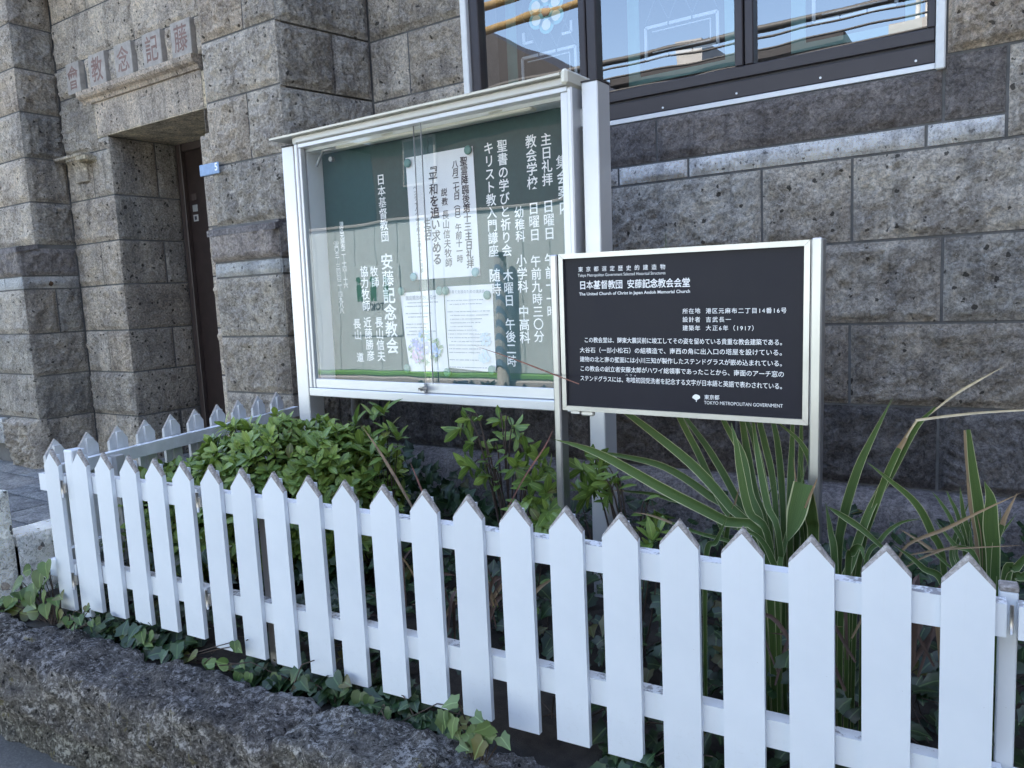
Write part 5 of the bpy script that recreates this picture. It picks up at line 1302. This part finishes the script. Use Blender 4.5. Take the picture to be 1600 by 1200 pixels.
sprig('ivy_sprig', 'ivy sprig spilling over the stone edge near the fence hinge',
      [(275, 1010, .9), (262, 1015, .9), (285, 1012, .8), (310, 1022, .9), (325, 1030, .9), (340, 1035, .8), (360, 1035, 1), (350, 1045, .8), (372, 1040, .9), (380, 1050, .9), (395, 1050, .8), (365, 1012, .8), (372, 1000, .8), (300, 1030, .8), (335, 1045, .7)], 'vineleaf', .042, 9, True, Y=1.24)
sprig('ivy_sprig', 'ivy sprig with a few browning leaves below the central pickets',
      [(520, 1058, 1), (510, 1072, .9), (535, 1066, .8), (550, 1092, 1), (560, 1085, .9), (580, 1105, .8), (590, 1115, .9), (575, 1090, .8), (545, 1075, .8), (610, 1110, .8), (450, 1050, .9), (435, 1055, .9), (470, 1060, .8)], 'ivyleaf', .048, 10, True, Y=1.27)

# ================================================================== ACROSS THE STREET (seen mirrored in the glass)
YH = -5.0
M['hoarding'] = plain('white_hoarding_sheet', (.55, .64, .67), .45, .1, var=.04, scale=2)
M['hoardgreen'] = plain('green_hoarding_base', (.12, .30, .05), .5, var=.08)
M['signgreen'] = plain('sign_green', (.02, .14, .06), .5, var=.05)
M['housewall'] = plain('beige_house_wall', (.15, .13, .115), .8, var=.08, scale=3, bump=.2)
M['housewhite'] = plain('white_house_wall', (.36, .355, .345), .8, var=.05, scale=3, bump=.2)
M['roof'] = plain('dark_roof_tiles', (.018, .016, .017), .6, var=.2, scale=12)
M['brickred'] = plain('red_brick', (.035, .016, .015), .8, var=.2, scale=14, bump=.3)
M['winpane'] = plain('house_window_glass', (.05, .06, .08), .1, 0, var=.1)
M['cable'] = plain('black_cable', (.03, .03, .03), .6, var=.1)
M['yellowguard'] = plain('yellow_cable_guard', (.22, .15, .06), .5, var=.25)
hd = empty('site_hoarding', 'white sheet hoarding with a green base across the street, mirrored in the notice board glass', 'hoarding', Matrix.Translation((-9, YH, STREET)))
def hb(nm, fn, mats, par, wx=0):
    b_ = MB(); fn(b_); o = b_.build(nm, mats); o.parent = par; o.matrix_parent_inverse = par.matrix_world.inverted(); return o
def pan(b_):
    x = -16.0
    while x < 2:
        b_.bbox((x, YH - .03, -1.05), (x + .498, YH, 1.42), .012); x += .5
hb('panels', pan, M['hoarding'], hd)
hb('green_base', lambda b_: b_.bbox((-16, YH - .04, -1.135), (2, YH + .02, -1.052), .02), M['hoardgreen'], hd)
hb('kerb', lambda b_: b_.bbox((-16, YH - .06, STREET), (2, YH + .1, -1.14), .02), M['greymetal_shadepost'], hd)
hb('cap_rail', lambda b_: b_.bbox((-16, YH - .05, 1.42), (2, YH + .03, 1.47), .01), M['greymetal_shadepost'], hd)
ps = empty('site_sign', 'white site board with a green pictogram hung on the hoarding', 'sign', Matrix.Translation((-9.6, YH + .02, .2)))
def sgn(b_): b_.bbox((-10.25, YH + .005, -.45), (-8.95, YH + .02, .75), .005)
hb('board', sgn, M['hoarding'], ps)
def lg_(b_):
    d0, d1 = YH + .021, YH + .024
    f = lambda x: -9.6 - x * .62   # the board faces the church: mirror x
    z_ = lambda z: .14 + z * .62
    for cx in (-.50, .0, .52):
        b_.disc((f(cx), z_(.60)), .06, d0, d1, 18)
        b_.prism([(f(cx - .10), z_(.02)), (f(cx - .10), z_(.38)), (f(cx - .05), z_(.48)), (f(cx + .05), z_(.48)), (f(cx + .10), z_(.38)), (f(cx + .10), z_(.02)), (f(cx + .02), z_(.02)), (f(cx), z_(.2)), (f(cx - .02), z_(.02))], d0, d1)
    g_, ff = glyph('TOKYO', .02); x0, x1 = g_[:, 0].min(), g_[:, 0].max()
    t = (g_[:, 0] - x0) / (x1 - x0); P = np.c_[-9.36 - .5 * t, np.full(len(g_), d1 + .002), .0 + g_[:, 1] * .16]
    b_.add(P, [q[::-1] for q in ff], 1)
hb('pictogram', lg_, [M['signgreen'], M['ink']], ps)
st_ = empty('striped_post_guard', 'blue and white diagonally striped guard round a pole across the street', 'pole guard', Matrix.Translation((-6.75, YH + .2, STREET)))
def spg(b_):
    for k_ in range(8):
        z0 = STREET + .25 + k_ * .2
        for j in range(12):
            a0, a1 = 2 * PI * j / 12, 2 * PI * (j + 1) / 12; dz0, dz1 = .16 * math.sin(a0), .16 * math.sin(a1)
            for kk, (za, zb) in enumerate(((z0, z0 + .1), (z0 + .1, z0 + .2))):
                b_.add([(-6.75 + .10 * math.cos(a), YH + .2 + .10 * math.sin(a), z) for a, z in ((a0, za + dz0), (a1, za + dz1), (a1, zb + dz1), (a0, zb + dz0))], [(0, 1, 2, 3)], kk)
hb('sleeve', spg, [plain('guard_blue', (.16, .26, .40), .5), plain('guard_pale', (.45, .48, .5), .5)], st_)
hb('pole', lambda b_: b_.tube([(-6.75, YH + .2, STREET), (-6.75, YH + .2, .75)], .085, 14), plain('concrete_pole', (.33, .32, .30), .9), st_)
def house(name, label, x0, x1, y0, y1, zt, wall, roof=None, wins=(), extra=None):
    h_ = empty(name, label, 'house', Matrix.Translation(((x0 + x1) / 2, (y0 + y1) / 2, STREET)))
    hb('wall', lambda b_: b_.box((x0, y0, STREET), (x1, y1, zt)), wall, h_)
    if roof == 'gable': hb('roof', lambda b_: b_.prism([(x0 - .4, zt), (x1 + .4, zt), ((x0 + x1) / 2 + .4, zt + (x1 - x0) * .33), ((x0 + x1) / 2 - .4, zt + (x1 - x0) * .33)], y0 - .4, y1 + .4), M['roof'], h_)
    else: hb('roof', lambda b_: b_.bbox((x0 - .15, y0 - .15, zt), (x1 + .15, y1 + .15, zt + .22), .03), M['roof'], h_)
    for a, b, c, d in wins:
        f_ = hb('window', lambda b_: b_.bbox((a, y1 - .02, c), (b, y1 + .05, d), .02), M['greymetal_shadepost'], h_)
        p_ = MB(); p_.box((a + .06, y1 + .045, c + .06), (b - .06, y1 + .055, d - .06)); o = p_.build('pane', M['winpane'], f_); o.matrix_parent_inverse = Matrix.Identity(4)
    if extra: hb('roof_box', extra, M['housewhite'], h_)
    return h_
house('house', 'dark roofed house across the street mirrored in the left window pane', -14.6, -8.6, -16, -10, 4.5, M['brickred'], 'gable', [(-13.5, -12.5, 3.0, 4.2)])
house('house', 'beige house across the street mirrored in the middle window pane', -8.3, -5.4, -16, -11.5, 4.75, M['housewall'], None, [(-7.9, -7.0, 3.0, 4.2), (-6.6, -5.8, 3.0, 4.2)], lambda b_: b_.box((-6.9, -14, 4.9), (-6.3, -11.8, 5.6)))
house('house', 'grey striped house across the street mirrored in the right window pane', -5.0, -3.2, -15, -11, 4.6, M['housewhite'], None, [(-4.7, -3.6, 2.0, 3.4)])
house('house', 'low pale house with rooftop masts mirrored at the right of the window', -2.9, 3.5, -20, -13, 4.55, M['housewall'], None, [(-2, -.8, 1.8, 3.2)], lambda b_: (b_.box((-2.6, -16, 4.7), (-1.4, -13.3, 5.4)), b_.tube([(-1.9, -13.6, 5.4), (-1.9, -13.6, 6.6)], .05, 8), b_.tube([(-2.1, -13.6, 5.4), (-2.1, -13.6, 6.5)], .05, 8)))
house('house', 'white building at the far left of the street opposite the church', -30, -16.5, -20, -9, 4.5, M['housewhite'], None, [(-20, -18.4, 1, 3)])
house('house', 'added tall sky-blocking building right of the church, outside the picture', 4.2, 14, .6, 9, 8.0, M['housewall'])  # unseen block added to cut sky light on right-facing stone
house('house', 'added tall sky-blocking building across the street to the right, outside the picture', 5.5, 18, -14, -7.5, 8.5, M['housewall'])  # unseen, added to close off the sky on the right
for i, (z_, y_, r2, lab) in enumerate(((3.86, -6.5, .06, 'thick bundled'), (3.74, -6.5, .018, 'upper thin'), (3.59, -6.55, .018, 'lower thin'), (3.39, -6.6, .02, 'second lowest'), (3.26, -6.6, .022, 'lowest'))):
    b_ = MB(); xs = np.linspace(-14, 10, 40)
    b_.tube(np.c_[xs * 1.4 + 2, np.full(40, 0.0), .01 * ((xs + 2) / 4) ** 2 * .6], r2, 8)
    o = b_.build('overhead_cable', M['cable']); o.location = (-2, y_, z_); tag(o, lab + ' overhead street cable mirrored in the church window', 'cable', 'overhead cables over the street')
for z_, nm in ((4.98, 'lower'), (5.38, 'upper')):
    b_ = MB(); b_.tube([(-5, 0, 0), (5, 0, 0)], .07, 10); o = b_.build('cable_guard', M['yellowguard']); o.location = (-11.3, -6.5, z_); tag(o, nm + ' yellow guard tube on an overhead cable mirrored in the left pane', 'cable guard')
